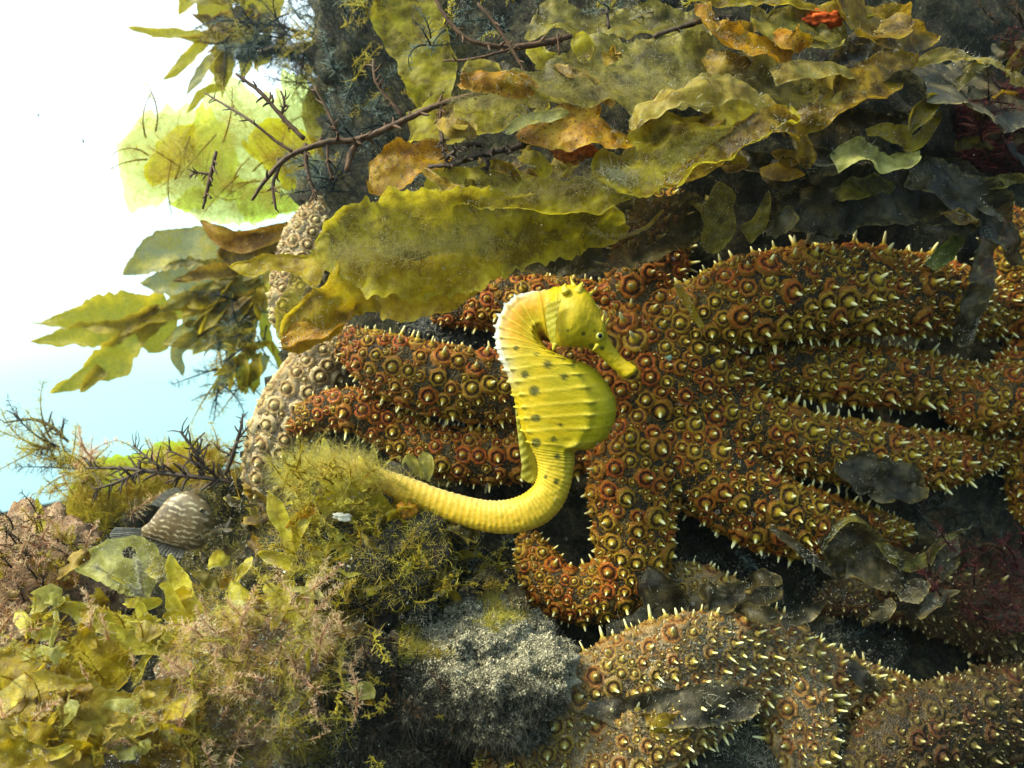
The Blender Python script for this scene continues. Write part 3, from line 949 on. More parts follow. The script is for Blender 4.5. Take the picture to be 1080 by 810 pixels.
# ------------------------------------------------------------------ the seahorse
def seahorse():
    D = 0.555
    z2 = lambda x, y: (340 + x / 2.5316, 270 + y / 2.5316)
    st = [  # dorsal x, y, ventral x, y, half depth (all in enlarged photo pixels)
        (70, 548, 60, 585, 14), (150, 575, 138, 634, 26), (230, 600, 212, 668, 32), (310, 628, 288, 697, 33), (390, 648, 372, 724, 35),
        (450, 656, 448, 740, 38), (503, 650, 524, 739, 40), (545, 631, 592, 714, 42), (570, 604, 638, 670, 43), (576, 575, 662, 612, 44),
        (572, 540, 671, 552, 46), (558, 505, 673, 521, 50), (540, 470, 716, 514, 56), (528, 430, 756, 485, 62), (520, 395, 777, 440, 66),
        (510, 355, 782, 400, 68), (497, 315, 766, 352, 66), (482, 280, 736, 313, 62), (470, 245, 706, 290, 56), (467, 212, 652, 272, 48),
        (471, 178, 604, 250, 40), (487, 143, 584, 226, 36), (514, 115, 580, 212, 36), (552, 99, 592, 210, 43), (594, 93, 603, 222, 48),
        (630, 86, 618, 240, 54), (668, 84, 640, 243, 54), (704, 103, 668, 245, 53), (727, 140, 694, 247, 48), (744, 178, 710, 252, 40),
        (757, 219, 726, 262, 29), (774, 249, 745, 279, 22), (796, 274, 769, 302, 20), (814, 287, 785, 316, 22), (828, 296, 797, 326, 25), (833, 303, 807, 327, 20)]
    A = np.array([(*z2(a, b), *z2(c, d), e / 2.5316) for a, b, c, d, e in st])
    per = 27
    t, S_ = catmull_uniform(A, per)
    n = len(t)
    Dp, Vp = W(S_[:, 0], S_[:, 1], D), W(S_[:, 2], S_[:, 3], D)
    C = (Dp + Vp) / 2
    ax = (Dp - Vp) / 2
    # head turned a little towards the viewer, tail swinging back to the weed
    yo = -0.014 * sstep(t, 22, 27) + 0.018 * (1 - sstep(t, 0, 7))
    C[:, 1] += yo
    b = S_[:, 4] * PX(D)
    ns = 92
    th = np.linspace(0, 2 * math.pi, ns, endpoint=False)
    e = 0.86
    ct = np.sign(np.cos(th)) * np.abs(np.cos(th)) ** e
    sn = np.sign(np.sin(th)) * np.abs(np.sin(th)) ** e
    V = C[:, None] + ax[:, None] * ct[None, :, None] + np.array([0, -1.0, 0]) * (b[:, None] * sn[None])[:, :, None]
    outw = unit(V - C[:, None])
    dl = 1.75 * (1 - sstep(t, 17.5, 21.5)) * sstep(t, 10.6, 13)
    tr_ = t[:, None] - dl[:, None] * (0.5 - 0.5 * ct[None]) + 0.05 * np.sin(3.1 * th + 0.7)[None]
    ridge = np.zeros((n, ns))
    for k in np.arange(10.4, 22.6, 0.84):
        ridge += np.exp(-((tr_ - k) / 0.10) ** 2)
    ridge *= sstep(t, 10.3, 11.0)[:, None]
    tail = np.zeros(n)
    for k in np.arange(1.0, 11.0, 0.22):
        tail += np.exp(-((t - k) / 0.065) ** 2)
    keel = np.zeros(ns)
    for a in (0, 0.62, -0.62, 1.95, -1.95, math.pi):
        dd = np.abs((th - a + math.pi) % (2 * math.pi) - math.pi)
        keel += np.exp(-(dd / 0.10) ** 2)
    disp = ridge * (0.00036 + 0.0019 * keel[None]) + tail[:, None] * (0.00022 + 0.0003 * keel[None]) * sstep(t, 0.5, 2)[:, None]
    disp += (keel * 0.0012)[None] * (sstep(t, 9, 12) * (1 - sstep(t, 22, 24)))[:, None]
    dors = np.exp(-(np.minimum(th, 2 * math.pi - th) / 0.25) ** 2)
    disp += dors[None] * (0.0007 * np.clip(np.sin(t * 9.0), 0, 1) * sstep(t, 13, 15) * (1 - sstep(t, 24, 26)))[:, None]
    bel = sstep(t, 11, 12) * (1 - sstep(t, 16, 19))
    disp *= 1 - 0.55 * bel[:, None] * sstep(-ct, 0.2, 0.8)[None]
    # cheek: gill cover swells and stops at a rim behind the head
    side = np.clip(sn, 0, 1)[None]
    disp += (0.0032 * np.exp(-((t - 26.0) / 1.5) ** 2))[:, None] * side * sstep(-ct, -0.9, 0.1)[None]
    disp -= (0.0016 * np.exp(-((t - 24.1) / 0.35) ** 2))[:, None] * side
    disp += (0.0014 * np.exp(-((t - 24.75) / 0.16) ** 2) + 0.0010 * np.exp(-((t - 23.5) / 0.14) ** 2))[:, None] * side
    # orbit and brow
    disp += (0.0016 * np.exp(-((t - 29.2) / 0.6) ** 2))[:, None] * np.exp(-((th - 1.05) / 0.45) ** 2)[None]
    V = V + outw * disp[:, :, None]
    P2 = V.reshape(-1, 3)
    nz = fbm(P2, 260, 3, 4.0) * 0.00030
    P2 = P2 + outw.reshape(-1, 3) * nz[:, None]
    F = grid_faces(n, ns, True)[:, ::-1].tolist()
    k = len(P2)
    P2 = np.vstack([P2, C[0], C[-1] + (C[-1] - C[-6]) * 0.25])
    for j in range(ns):
        j2 = (j + 1) % ns
        F.append([k, j2, j])
        F.append([k + 1, (n - 1) * ns + j, (n - 1) * ns + j2])
    # pigment, plus painted shade in the neck crease
    T2, TH = np.repeat(t, ns), np.tile(th, n)
    CT = np.tile(ct, n)
    def lerp(c, c2, f):
        return c * (1 - f[:, None]) + np.array(c2) * f[:, None]
    col = np.tile(np.array([0.62, 0.42, 0.004]), (n * ns, 1))
    nb = fbm(P2[:n * ns], 60, 3, 9.0)
    col = lerp(col, (0.42, 0.33, 0.003), np.clip(nb * 1.2 + 0.3, 0, 1) * 0.8)
    col = lerp(col, (0.72, 0.31, 0.006), 0.95 * sstep(T2, 17.5, 20) * (1 - sstep(T2, 23.2, 24.3)) * sstep(CT, -0.5, 0.6))
    col = lerp(col, (0.66, 0.37, 0.006), 0.85 * (1 - sstep(T2, 5.5, 9.5)))
    col = lerp(col, (0.46, 0.42, 0.004), 0.7 * sstep(-CT, -0.5, 1.1) * sstep(T2, 11, 13) * (1 - sstep(T2, 18, 20)))
    nb2 = fbm(P2[:n * ns], 170, 3, 2.2)
    col = lerp(col, (0.36, 0.29, 0.004), np.clip(nb2 * 1.8, 0, 1) * 0.45)
    col = lerp(col, (0.36, 0.15, 0.01), 0.8 * np.exp(-((T2 - 22.6) / 0.9) ** 2) * sstep(-CT, 0.35, 0.9))  # shade of the crease under the cheek, painted into the skin
    tl = np.repeat(tail, ns)
    col = lerp(col, (0.78, 0.56, 0.08), np.clip(tl, 0, 1) * 0.5 * (1 - sstep(T2, 9.5, 11.5)))
    rl = ridge.ravel()
    col = lerp(col, (0.76, 0.56, 0.04), np.clip(rl, 0, 1) ** 1.5 * 0.65 * sstep(CT, -0.98, -0.5))
    col = lerp(col, (0.66, 0.66, 0.10), np.tile(keel, n) * rl * 0.4)
    wh = np.exp(-(np.minimum(TH, 2 * math.pi - TH) / 0.5) ** 2)
    col = lerp(col, (0.78, 0.80, 0.62), np.clip(wh * 1.25, 0, 1) * sstep(T2, 14.5, 17.5) * (1 - sstep(T2, 22.5, 24.5)))
    wt = np.exp(-((TH - 0.0) / 0.7) ** 2) + np.exp(-((TH - 2 * math.pi) / 0.7) ** 2)
    col = lerp(col, (0.74, 0.66, 0.30), np.clip(wt, 0, 1) * 0.5 * (1 - sstep(T2, 5.0, 7.0)))
    X2 = 540 + P2[:n * ns, 0] / (K * P2[:n * ns, 1]) * 1080
    Y2 = 405 - P2[:n * ns, 2] / (K * P2[:n * ns, 1]) * 1080
    spots = [(602, 290, 12), (541, 316, 10), (566, 360, 14), (645, 323, 10), (517, 246, 7), (572, 262, 5), (570, 433, 14), (571, 499, 13), (617, 489, 8),
             (628, 535, 8), (625, 602, 8), (672, 285, 6), (697, 207, 6), (655, 200, 4), (718, 240, 7), (747, 246, 6), (728, 200, 3), (632, 450, 6), (596, 590, 5)]
    near = P2[:n * ns, 1] < D
    for sx, sy, r in spots:
        x, y = z2(sx, sy)
        r = r / 2.5316
        el = 0.7 if sy in (433,) else 1.0
        dd = np.sqrt((X2 - x) ** 2 + ((Y2 - y) / el) ** 2)
        col = lerp(col, (0.045, 0.05, 0.008), (1 - sstep(dd, r * 0.75, r * 1.3)) * near * 0.95)
    col = np.vstack([col, col[0], col[-1]]) * np.array([0.84, 0.84, 1.0])
    m, nt, nd, lk = mat_new('seahorse_skin')
    c = attr(nt, 'pigment').outputs['Color']
    p = pos(nt)
    n1 = tex_noise(nt, p, 420, 4, 0.65)
    n2 = tex_noise(nt, p, 1500, 2, 0.5)
    c = mixc(nt, math_(nt, 'MULTIPLY', step(nt, n1, 0.35, 0.7), 0.35), c, mixc(nt, 0.75, c, (0.42, 0.36, 0.01)))
    c = mixc(nt, math_(nt, 'MULTIPLY', step(nt, n2, 0.62, 0.72), 0.35), c, (0.74, 0.66, 0.15))
    pr = N_(nt, 'ShaderNodeBsdfPrincipled')
    lk.new(c, pr.inputs['Base Color'])
    pr.inputs['Roughness'].default_value = 0.42
    pr.inputs['Specular IOR Level'].default_value = 0.25
    pr.inputs['Subsurface Weight'].default_value = 0.12
    pr.inputs['Subsurface Radius'].default_value = (0.004, 0.003, 0.0008)
    pr.inputs['Subsurface Scale'].default_value = 1.0
    lk.new(bump(nt, math_(nt, 'ADD', n1, math_(nt, 'MULTIPLY', n2, 0.4)), 0.5, 0.0008), pr.inputs['Normal'])
    out(nt, pr.outputs[0])
    root = tag(empty('seahorse', W(560, 545, D)), 'yellow seahorse with dark spots and curled tail holding onto seaweed', 'seahorse')
    body = build('body', P2, F, m, root, attrs={'pigment': col})
    fin_m = kelp_mat('seahorse_fin', (0.30, 0.27, 0.02), (0.46, 0.43, 0.03), (0.58, 0.54, 0.08), (0.6, 0.6, 0.2), 0.5, 0.15, 0.1, silt=0.0)
    # dorsal fin: rayed strip along the lower back
    o_ = [z2(*q) for q in [(514, 372), (516, 420), (521, 470), (527, 520), (532, 560), (530, 588), (545, 602), (562, 606)]]
    i_ = [z2(*q) for q in [(520, 365), (530, 415), (540, 462), (556, 505), (568, 540), (574, 565), (574, 582), (572, 598)]]
    co, ci = catmull(np.array(o_), 60), catmull(np.array(i_), 60)
    rows = []
    for j in range(7):
        f = j / 6
        q = ci * (1 - f) + co * f
        ray = 0.0007 * np.sin(np.arange(60) * 1.25) * f
        rows.append(W(q[:, 0], q[:, 1], D + 0.004) + np.stack([0 * ray, -ray - 0.004 * math.sin(f * 2.5), 0 * ray], 1))
    Vf = np.stack(rows, 1).reshape(-1, 3)
    build('dorsal_fin', Vf, grid_faces(60, 7), fin_m, root, attrs={'edge': np.tile(np.linspace(0, 1, 7), 60)})
    # pectoral fin behind the cheek
    o_ = [z2(*q) for q in [(600, 128), (597, 160), (600, 192), (608, 224), (618, 248)]]
    i_ = [z2(*q) for q in [(640, 112), (630, 150), (624, 180), (622, 210), (624, 236)]]
    co, ci = catmull(np.array(o_), 40), catmull(np.array(i_), 40)
    rows = []
    for j in range(5):
        f = j / 4
        q = ci * (1 - f) + co * f
        ray = 0.00025 * np.sin(np.arange(40) * 1.1)
        rows.append(W(q[:, 0], q[:, 1], D - 0.0315 + 0.004 * f) + np.stack([0 * ray, -ray, 0 * ray], 1))
    build('pectoral_fin', np.stack(rows, 1).reshape(-1, 3), grid_faces(40, 5), fin_m, root, attrs={'edge': np.tile(np.linspace(0, 1, 5), 40)})
    # coronet and head spines
    sm = plain_mat('seahorse_spine', (0.62, 0.50, 0.04), 0.4, 0.4, 0.2, 0.25, 300)
    def pts(l, d):
        return [(*z2(a, b), d, r / 2.5316) for a, b, r in l]
    cor = [tube_arrays(pts([(668, 98, 18), (671, 84, 11), (668, 72, 5), (663, 56, 1.2)], D - 0.014), 8, 12)[:2],
           tube_arrays(pts([(682, 98, 16), (688, 84, 9), (695, 70, 2)], D - 0.021), 8, 10)[:2],
           tube_arrays(pts([(704, 112, 14), (713, 104, 8), (724, 93, 2)], D - 0.017), 8, 10)[:2],
           tube_arrays(pts([(650, 96, 14), (646, 84, 8), (650, 74, 2)], D - 0.024), 8, 10)[:2]]
    Vc, Fc = merge(cor)
    build('coronet', Vc, Fc, sm, root)
    for l, dy in (([(738, 192, 9), (746, 176, 6), (751, 155, 1.6)], -0.022), ([(744, 196, 8), (756, 182, 5), (764, 166, 1.4)], -0.016), ([(728, 150, 8), (736, 144, 4), (744, 134, 1.4)], -0.016),
                  ([(735, 238, 7), (728, 246, 4), (722, 252, 1.4)], -0.029), ([(622, 236, 9), (618, 246, 5), (616, 252, 2)], -0.030)):
        Vt, Ft, _, _ = tube_arrays(pts(l, D + dy), 7, 8)
        build('head_spine', Vt, Ft, sm, root)
    # eye: whitish ring, black pupil
    ex, ey = z2(739, 213)
    bv = BVHTree.FromPolygons(P2.tolist(), F)
    h = bv.ray_cast(Vector((0, 0, 0)), Vector(W(ex, ey, 1.0)).normalized())
    hc = np.array(h[0]) if h[0] is not None else W(ex, ey, D - 0.02)
    bm = bmesh.new()
    bmesh.ops.create_uvsphere(bm, u_segments=20, v_segments=14, radius=1.0)
    Ve = np.array([v.co[:] for v in bm.verts])
    Fe = [[v.index for v in f.verts] for f in bm.faces]
    bm.free()
    s = PX(D) / 2.5316
    c0 = hc + np.array([0, 6.5 * s, 0])
    eye = build('eye', Ve * 12.5 * s + c0, Fe, plain_mat('eye_ring', (0.60, 0.54, 0.06), 0.25, 0.5, 0, 0.3, 900), root)
    nrm = unit(np.array([0.15, -1.0, 0.05]))
    pc = c0 + nrm * 9.0 * s
    Vp_ = Ve * np.array([7.0, 4.8, 7.0]) * s + pc
    pup = build('pupil', Vp_, Fe, plain_mat('pupil_black', (0.004, 0.004, 0.004), 0.08, 0.7), eye)
    return root
seahorse()

# ------------------------------------------------------------------ small striped fish
def fish():
    D = 0.66
    st = [(150, 556, 151, 566, 3), (158, 550, 160, 569, 6), (167, 538, 171, 573, 9), (178, 525, 184, 577, 12), (190, 519, 196, 580, 13.5), (202, 519, 207, 580, 13),
          (212, 525, 216, 574, 11), (220, 534, 222, 562, 8), (224, 543, 225, 553, 4)]
    A = np.array(st, float)
    t, S_ = catmull_uniform(A, 8)
    n, ns = len(t), 28
    Dp, Vp = W(S_[:, 0], S_[:, 1], D), W(S_[:, 2], S_[:, 3], D)
    C, ax, b = (Dp + Vp) / 2, (Dp - Vp) / 2, S_[:, 4] * PX(D)
    th = np.linspace(0, 2 * math.pi, ns, endpoint=False)
    V = C[:, None] + ax[:, None] * np.cos(th)[None, :, None] + np.array([0, -1.0, 0]) * (b[:, None] * np.sin(th)[None])[:, :, None]
    V = V.reshape(-1, 3)
    F = grid_faces(n, ns, True)[:, ::-1].tolist()
    k = len(V)
    V = np.vstack([V, C[0], C[-1]])
    for j in range(ns):
        F.append([k, (j + 1) % ns, j])
        F.append([k + 1, (n - 1) * ns + j, (n - 1) * ns + (j + 1) % ns])
    m, nt, nd, lk = mat_new('fish_skin')
    mp = N_(nt, 'ShaderNodeMapping')
    mp.inputs['Rotation'].default_value = (0, math.radians(-14), 0)
    lk.new(pos(nt), mp.inputs['Vector'])
    w = N_(nt, 'ShaderNodeTexWave', wave_type='BANDS', bands_direction='Z')
    w.inputs['Scale'].default_value = 70
    w.inputs['Distortion'].default_value = 5
    w.inputs['Detail'].default_value = 2
    w.inputs['Detail Scale'].default_value = 2.2
    lk.new(mp.outputs[0], w.inputs['Vector'])
    nse = tex_noise(nt, pos(nt), 170, 3)
    f = math_(nt, 'MULTIPLY', step(nt, w.outputs['Fac'], 0.45, 0.9), step(nt, nse, 0.40, 0.62))
    c = mixc(nt, f, ramp(nt, tex_noise(nt, pos(nt), 60, 3), [(0.35, (0.075, 0.045, 0.02)), (0.65, (0.17, 0.12, 0.05))]), (0.44, 0.38, 0.24))
    out(nt, principled(nt, c, 0.42, bump(nt, nse, 0.3, 0.0008), 0.5))
    root = tag(empty('fish', W(190, 565, D)), 'small brown fish with whitish wavy lines resting among seaweed', 'fish')
    build('body', V, F, m, root)
    fm = kelp_mat('fish_fin', (0.14, 0.13, 0.11), (0.25, 0.25, 0.22), (0.4, 0.41, 0.38), (0.4, 0.4, 0.38), 0.4, 0.25, 0.1, silt=0.0)
    def fin(name, a, b_, bulge=0.002, nr=26):
        ca, cb = catmull(np.array(a, float), nr), catmull(np.array(b_, float), nr)
        rows = []
        for j in range(6):
            q = ca * (1 - j / 5) + cb * (j / 5)
            ray = 0.0006 * np.sin(np.arange(nr) * 1.9)
            rows.append(W(q[:, 0], q[:, 1], D) + np.stack([0 * ray, -ray - bulge * j / 5, 0 * ray], 1))
        build(name, np.stack(rows, 1).reshape(-1, 3), grid_faces(nr, 6), fm, root, attrs={'edge': np.tile(np.linspace(0, 1, 6), nr)})
    fin('tail_fin', [(151, 557), (151, 561), (152, 566)], [(122, 556), (117, 564), (124, 571)])
    fin('dorsal_fin', [(170, 535), (180, 524), (192, 519)], [(160, 532), (172, 520), (188, 513)])
    fin('anal_fin', [(172, 573), (184, 577), (196, 580)], [(166, 580), (178, 586), (192, 588)])
    fin('pectoral_fin', [(205, 552), (205, 556), (204, 560)], [(193, 548), (190, 556), (194, 564)], 0.010, 12)
    bm = bmesh.new()
    bmesh.ops.create_uvsphere(bm, u_segments=14, v_segments=10, radius=1.0)
    Ve = np.array([v.co[:] for v in bm.verts])
    Fe = [[v.index for v in f.verts] for f in bm.faces]
    bm.free()
    s = PX(D)
    c0 = W(213, 538, D - 8.4 * s)
    e = build('eye', Ve * 3.0 * s + c0, Fe, plain_mat('fish_eye_ring', (0.22, 0.17, 0.07), 0.2, 0.6), root)
    build('pupil', Ve * 1.9 * s + c0 + np.array([0, -2.0 * s, 0]), Fe, plain_mat('fish_pupil', (0.005, 0.005, 0.005), 0.1, 0.6), e)
fish()

# ------------------------------------------------------------------ seaweed sheets
BLADES = ([], [])
def blade_arrays(pts, roll=0, ruf=4, freq=0.06, cup=0.0, edge=0.12, lobes=0.0, lobe_len=24, seed=0, nv=19, tip=(0.0, 0.12), bump_px=2.4, res=2.6):
    """pts (px, py, d, width_px[, roll deg]); returns a ruffled sheet with an uneven rim"""
    rs = np.random.RandomState(seed + 1)
    pts = [tuple(p) + (roll,) if len(p) == 4 else tuple(p) for p in pts]
    A = np.asarray(pts, float)
    ln = np.linalg.norm(np.diff(A[:, :2], axis=0), axis=1).sum()
    n = int(max(10, min(140, ln / res)))
    Q = catmull(A, n)
    C = W(Q[:, 0], Q[:, 1], Q[:, 2])
    px = PX(C[:, 1])
    T, S, N = frames(C)
    ro = np.radians(Q[:, 4])
    S2 = S * np.cos(ro)[:, None] + N * np.sin(ro)[:, None]
    N2 = N * np.cos(ro)[:, None] - S * np.sin(ro)[:, None]
    s = np.linspace(0, ln, n)
    u = np.linspace(0, 1, n)
    half = Q[:, 3] / 2 * px / np.clip(np.cos(ro), 0.45, 1)
    if tip[0]:
        half = half * np.sqrt(np.clip(1 - (1 - np.clip(u / tip[0], 0, 1)) ** 2, 0.004, 1))
    if tip[1]:
        half = half * np.sqrt(np.clip(1 - (1 - np.clip((1 - u) / tip[1], 0, 1)) ** 2, 0.004, 1))
    v = np.linspace(-1, 1, nv)
    ph = rs.uniform(0, 6.28, 6)
    rows = []
    def n1(x, sd):
        return np.array([noise.fractal(Vector((a, sd * 3.7, seed * 1.3)), 0.8, 2.0, 3) for a in x])
    eL, eR = n1(s * 0.03, 1), n1(s * 0.03, 2)
    e0 = [np.array([noise.noise(Vector((a, 9.7 + q, seed * 1.3))) for a in s * 0.028]) for q in (0, 4)]
    fL, fR = n1(s * 0.16, 5), n1(s * 0.16, 6)
    lL = np.abs(np.sin(s / lobe_len * math.pi + ph[0] + eL))
    lR = np.abs(np.sin(s / lobe_len * math.pi + ph[1] + eR))
    wob = n1(s * 0.02, 8)
    for vv in v:
        e, fi, lo = (eL, fL, lL) if vv < 0 else (eR, fR, lR)
        k = half * (1 + abs(vv) ** 2 * (edge * 2.0 * e + edge * 0.75 * fi - lobes * (1 - lo ** 0.7)))
        ruff = ruf * abs(vv) ** 1.5 * (1.2 * np.sin(s * freq + ph[2] + (1.3 if vv < 0 else 0) + 2.5 * e0[vv < 0]) + 1.8 * e0[vv < 0] + 0.12 * fi)
        ruff = ruff + cup * vv * vv * Q[:, 3] * 0.5 + bump_px * wob
        curl = min(0.09 * float(Q[:, 3].max()), 5.0) * max(0.0, (abs(vv) - .68) / .32) ** 2 * (0.9 + 1.6 * e0[vv < 0])
        q = C + S2 * (k * vv)[:, None] + N2 * ((ruff + curl) * px)[:, None]
        rows.append(q)
    V = np.stack(rows, 1).reshape(-1, 3)
    dz = (fbm(V, 34, 2, seed + 0.5) * 3.4 + fbm(V, 95, 2, seed + 0.9) * 1.5) * bump_px * PX(0.55)
    V = V + np.repeat(N2, nv, 0) * dz[:, None]
    BLADES[0].append(V)
    BLADES[1].append(np.repeat(N2, nv, 0))
    ends = np.maximum(1 - u / .16, (u - .84) / .16).clip(0, 1)
    return V, grid_faces(n, nv), np.maximum(np.tile(np.abs(v), n), np.repeat(ends, nv))

def pierce(V, F, holes):
    C = V[F].mean(1)
    x, y = 540 + C[:, 0] / (K * C[:, 1]) * 1080, 405 - C[:, 2] / (K * C[:, 1]) * 1080
    keep = np.ones(len(F), bool)
    for hx, hy, r in holes:
        keep &= np.hypot(x - hx, (y - hy) * 1.15) > r
    return F[keep]

def blade(label, pts, mat, name='kelp_sheet', cat='seaweed', group=None, parent=None, holes=(), **kw):
    V, F, ed = blade_arrays(pts, **kw)
    F = pierce(V, F, holes) if holes else F
    o = build(name, V, F, M[mat] if isinstance(mat, str) else mat, parent, attrs={'edge': ed})
    if parent is None:
        tag(o, label, cat, group)
    return o

G_TOP = 'kelp blades overhanging the sea star'
blade('broad grey-olive kelp sheet at the top with a rolled orange-yellow tip', [(486, 80, .515, 20), (520, 85, .52, 27), (560, 92, .535, 42), (620, 84, .545, 82), (690, 80, .55, 98), (760, 86, .56, 90), (850, 100, .585, 60)], 'olive', group=G_TOP, roll=30, ruf=5, tip=(.03, .1), seed=1)
blade('orange-yellow rolled kelp tip at the left end of the grey-olive sheet', [(485, 80, .512, 18), (510, 83, .513, 25), (540, 88, .517, 27), (568, 92, .525, 20)], 'orange', group=G_TOP, roll=10, ruf=2, cup=-.4, tip=(.05, .2), seed=2)
blade('arched pale tan kelp fold with a thick rolled rim', [(668, 140, .52, 14), (684, 116, .515, 24), (712, 98, .51, 30), (750, 88, .51, 30), (785, 92, .515, 26), (815, 110, .525, 22), (845, 136, .54, 14)], 'tan', group=G_TOP, roll=35, ruf=3, cup=-.5, tip=(.06, .1), seed=3, bump_px=3)
blade('glowing yellow-green kelp sheet under the arched tan fold', [(625, 185, .535, 40), (670, 178, .53, 62), (720, 158, .525, 76), (775, 134, .525, 62), (830, 118, .535, 44)], 'film', group=G_TOP, roll=38, ruf=6, tip=(.1, .06), seed=4)
blade('orange-rimmed brown kelp margin curving below the yellow-green sheet', [(700, 196, .515, 14), (735, 180, .512, 22), (775, 148, .512, 26), (810, 130, .515, 30), (838, 146, .525, 30), (850, 178, .535, 16)], 'brown', group=G_TOP, roll=20, ruf=4, cup=.2, tip=(.1, .1), seed=5)
blade('rust-orange kelp sheet with a white crust on its left edge', [(545, 145, .535, 26), (575, 138, .53, 36), (610, 140, .53, 42), (645, 146, .535, 36), (675, 142, .54, 16)], 'orange', group=G_TOP, roll=25, ruf=5, tip=(.1, .1), seed=6)
blade('whitish crusted kelp edge beside the rust-orange sheet', [(532, 140, .527, 9), (548, 130, .524, 14), (575, 122, .524, 14), (600, 120, .53, 8)], 'pale', group=G_TOP, roll=15, ruf=2, tip=(.15, .2), seed=7)
blade('orange brown-spotted kelp flap left of the twisted brown twig', [(388, 190, .575, 38), (405, 182, .57, 46), (430, 172, .57, 48), (456, 166, .575, 40), (475, 164, .58, 20)], 'orange', group=G_TOP, roll=12, ruf=3, tip=(.04, .15), seed=8)
blade('long dull olive kelp sheet draped in the middle above the seahorse', [(430, 222, .56, 26), (480, 205, .55, 46), (530, 200, .545, 50), (580, 212, .545, 40), (640, 204, .54, 48), (700, 190, .54, 34)], 'film', group=G_TOP, roll=30, ruf=6, tip=(.12, .1), seed=9)
blade('big translucent yellow-green kelp sheet hanging left above the seahorse', [(330, 262, .575, 40), (370, 262, .56, 80), (420, 262, .55, 104), (480, 258, .55, 104), (540, 246, .555, 84), (600, 236, .565, 60), (660, 236, .58, 40)], 'film', group=G_TOP, roll=-18, ruf=6, freq=.03, tip=(.12, .15), seed=10, cup=.12)
blade('pale yellow kelp sheet hanging lowest left of the seahorse', [(300, 360, .60, 34), (340, 330, .585, 44), (390, 300, .575, 62), (440, 306, .57, 56), (490, 290, .575, 44), (530, 280, .58, 24)], 'yellow', group=G_TOP, roll=-25, ruf=5, freq=.035, tip=(.08, .15), seed=11)
blade('thin yellow-green kelp tongue pointing left with a notched tip', [(243, 281, .60, 10), (262, 283, .597, 18), (290, 279, .595, 20), (318, 280, .59, 26), (345, 288, .585, 40)], 'yellow', group=G_TOP, roll=15, ruf=2, tip=(.1, 0), seed=12)
blade('drooping kelp strip below the notched yellow-green tongue', [(318, 284, .60, 22), (312, 310, .605, 24), (306, 335, .61, 26), (300, 362, .615, 22)], 'film', group=G_TOP, roll=0, ruf=3, seed=13)
blade('orange kelp lobe curled over the pale sea star arm', [(300, 366, .60, 16), (318, 352, .592, 24), (345, 344, .588, 26), (368, 326, .59, 18), (378, 306, .595, 8)], 'orange', group=G_TOP, roll=20, ruf=2, cup=.4, tip=(.15, .1), seed=14)
blade('orange-spotted kelp blade near the top right', [(742, 0, .565, 18), (752, 26, .56, 30), (775, 45, .56, 36), (805, 52, .562, 36), (838, 56, .57, 24)], 'orange', group=G_TOP, roll=20, ruf=4, seed=15)
blade('narrow yellow kelp strip running along the top edge', [(700, -6, .575, 12), (760, -2, .57, 14), (820, 2, .565, 16), (880, 8, .565, 16), (920, 18, .57, 12)], 'yellow', group=G_TOP, roll=25, ruf=3, seed=16)
blade('wide yellow-brown kelp blade at the top near the red sponge', [(868, -20, .56, 50), (892, 5, .56, 60), (925, 28, .565, 52), (955, 38, .57, 40), (985, 42, .58, 20)], 'brown', group=G_TOP, roll=15, ruf=5, seed=17, lobes=.2)
blade('olive kelp sheet with a wavy pale rim at the upper right', [(790, 22, .57, 30), (820, 28, .565, 44), (860, 30, .565, 40), (895, 40, .57, 22)], 'olive', group=G_TOP, roll=25, ruf=5, seed=18, lobes=.2)
blade('curled olive-yellow kelp lip with a shaded underside', [(815, 82, .55, 14), (838, 74, .545, 28), (868, 72, .545, 26), (898, 76, .55, 16), (912, 82, .56, 6)], 'tan', group=G_TOP, roll=35, ruf=3, cup=-.3, seed=19)
blade('brown kelp band with an orange rim rising to the right', [(832, 132, .545, 18), (862, 120, .54, 26), (890, 108, .54, 34), (910, 88, .545, 44), (935, 72, .55, 38), (960, 66, .56, 20)], 'brown', group=G_TOP, roll=28, ruf=5, seed=20)
blade('large slate-grey kelp sheet at the top right corner', [(880, 78, .575, 30), (930, 76, .57, 70), (985, 86, .575, 92), (1040, 96, .59, 84), (1090, 110, .61, 50)], 'grey', group=G_TOP, roll=40, ruf=7, seed=21)
blade('ochre kelp rim curving along the top of the slate-grey sheet', [(966, 62, .565, 8), (1000, 58, .56, 13), (1036, 62, .565, 13), (1064, 76, .57, 12), (1085, 98, .58, 6)], 'tan', group=G_TOP, roll=30, ruf=3, seed=22)
blade('small bright yellow curled kelp leaf at the right', [(958, 142, .55, 8), (964, 124, .545, 20), (976, 110, .545, 20), (990, 104, .55, 10)], 'yellow', group=G_TOP, roll=-20, ruf=2, cup=.4, seed=23)
blade('yellow kelp tongue pointing left under the small curled leaf', [(914, 140, .545, 8), (930, 136, .54, 16), (948, 142, .545, 18), (966, 152, .555, 14), (992, 120, .56, 6)], 'yellow', group=G_TOP, roll=20, ruf=2, seed=24)
blade('pale green-grey kelp lip below the yellow tongue', [(880, 172, .545, 16), (900, 164, .54, 24), (925, 168, .54, 26), (950, 170, .545, 24), (968, 162, .555, 10)], 'pale', group=G_TOP, roll=32, ruf=4, seed=25)
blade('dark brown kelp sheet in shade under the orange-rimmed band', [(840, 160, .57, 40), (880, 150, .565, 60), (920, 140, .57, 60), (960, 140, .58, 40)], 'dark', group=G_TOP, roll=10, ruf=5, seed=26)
blade('blackish kelp sheet hanging above the top right arm of the sea star', [(820, 225, .60, 40), (870, 215, .59, 66), (930, 205, .585, 76), (990, 195, .59, 60), (1040, 200, .60, 30)], 'dark', group=G_TOP, roll=-5, ruf=6, seed=27)
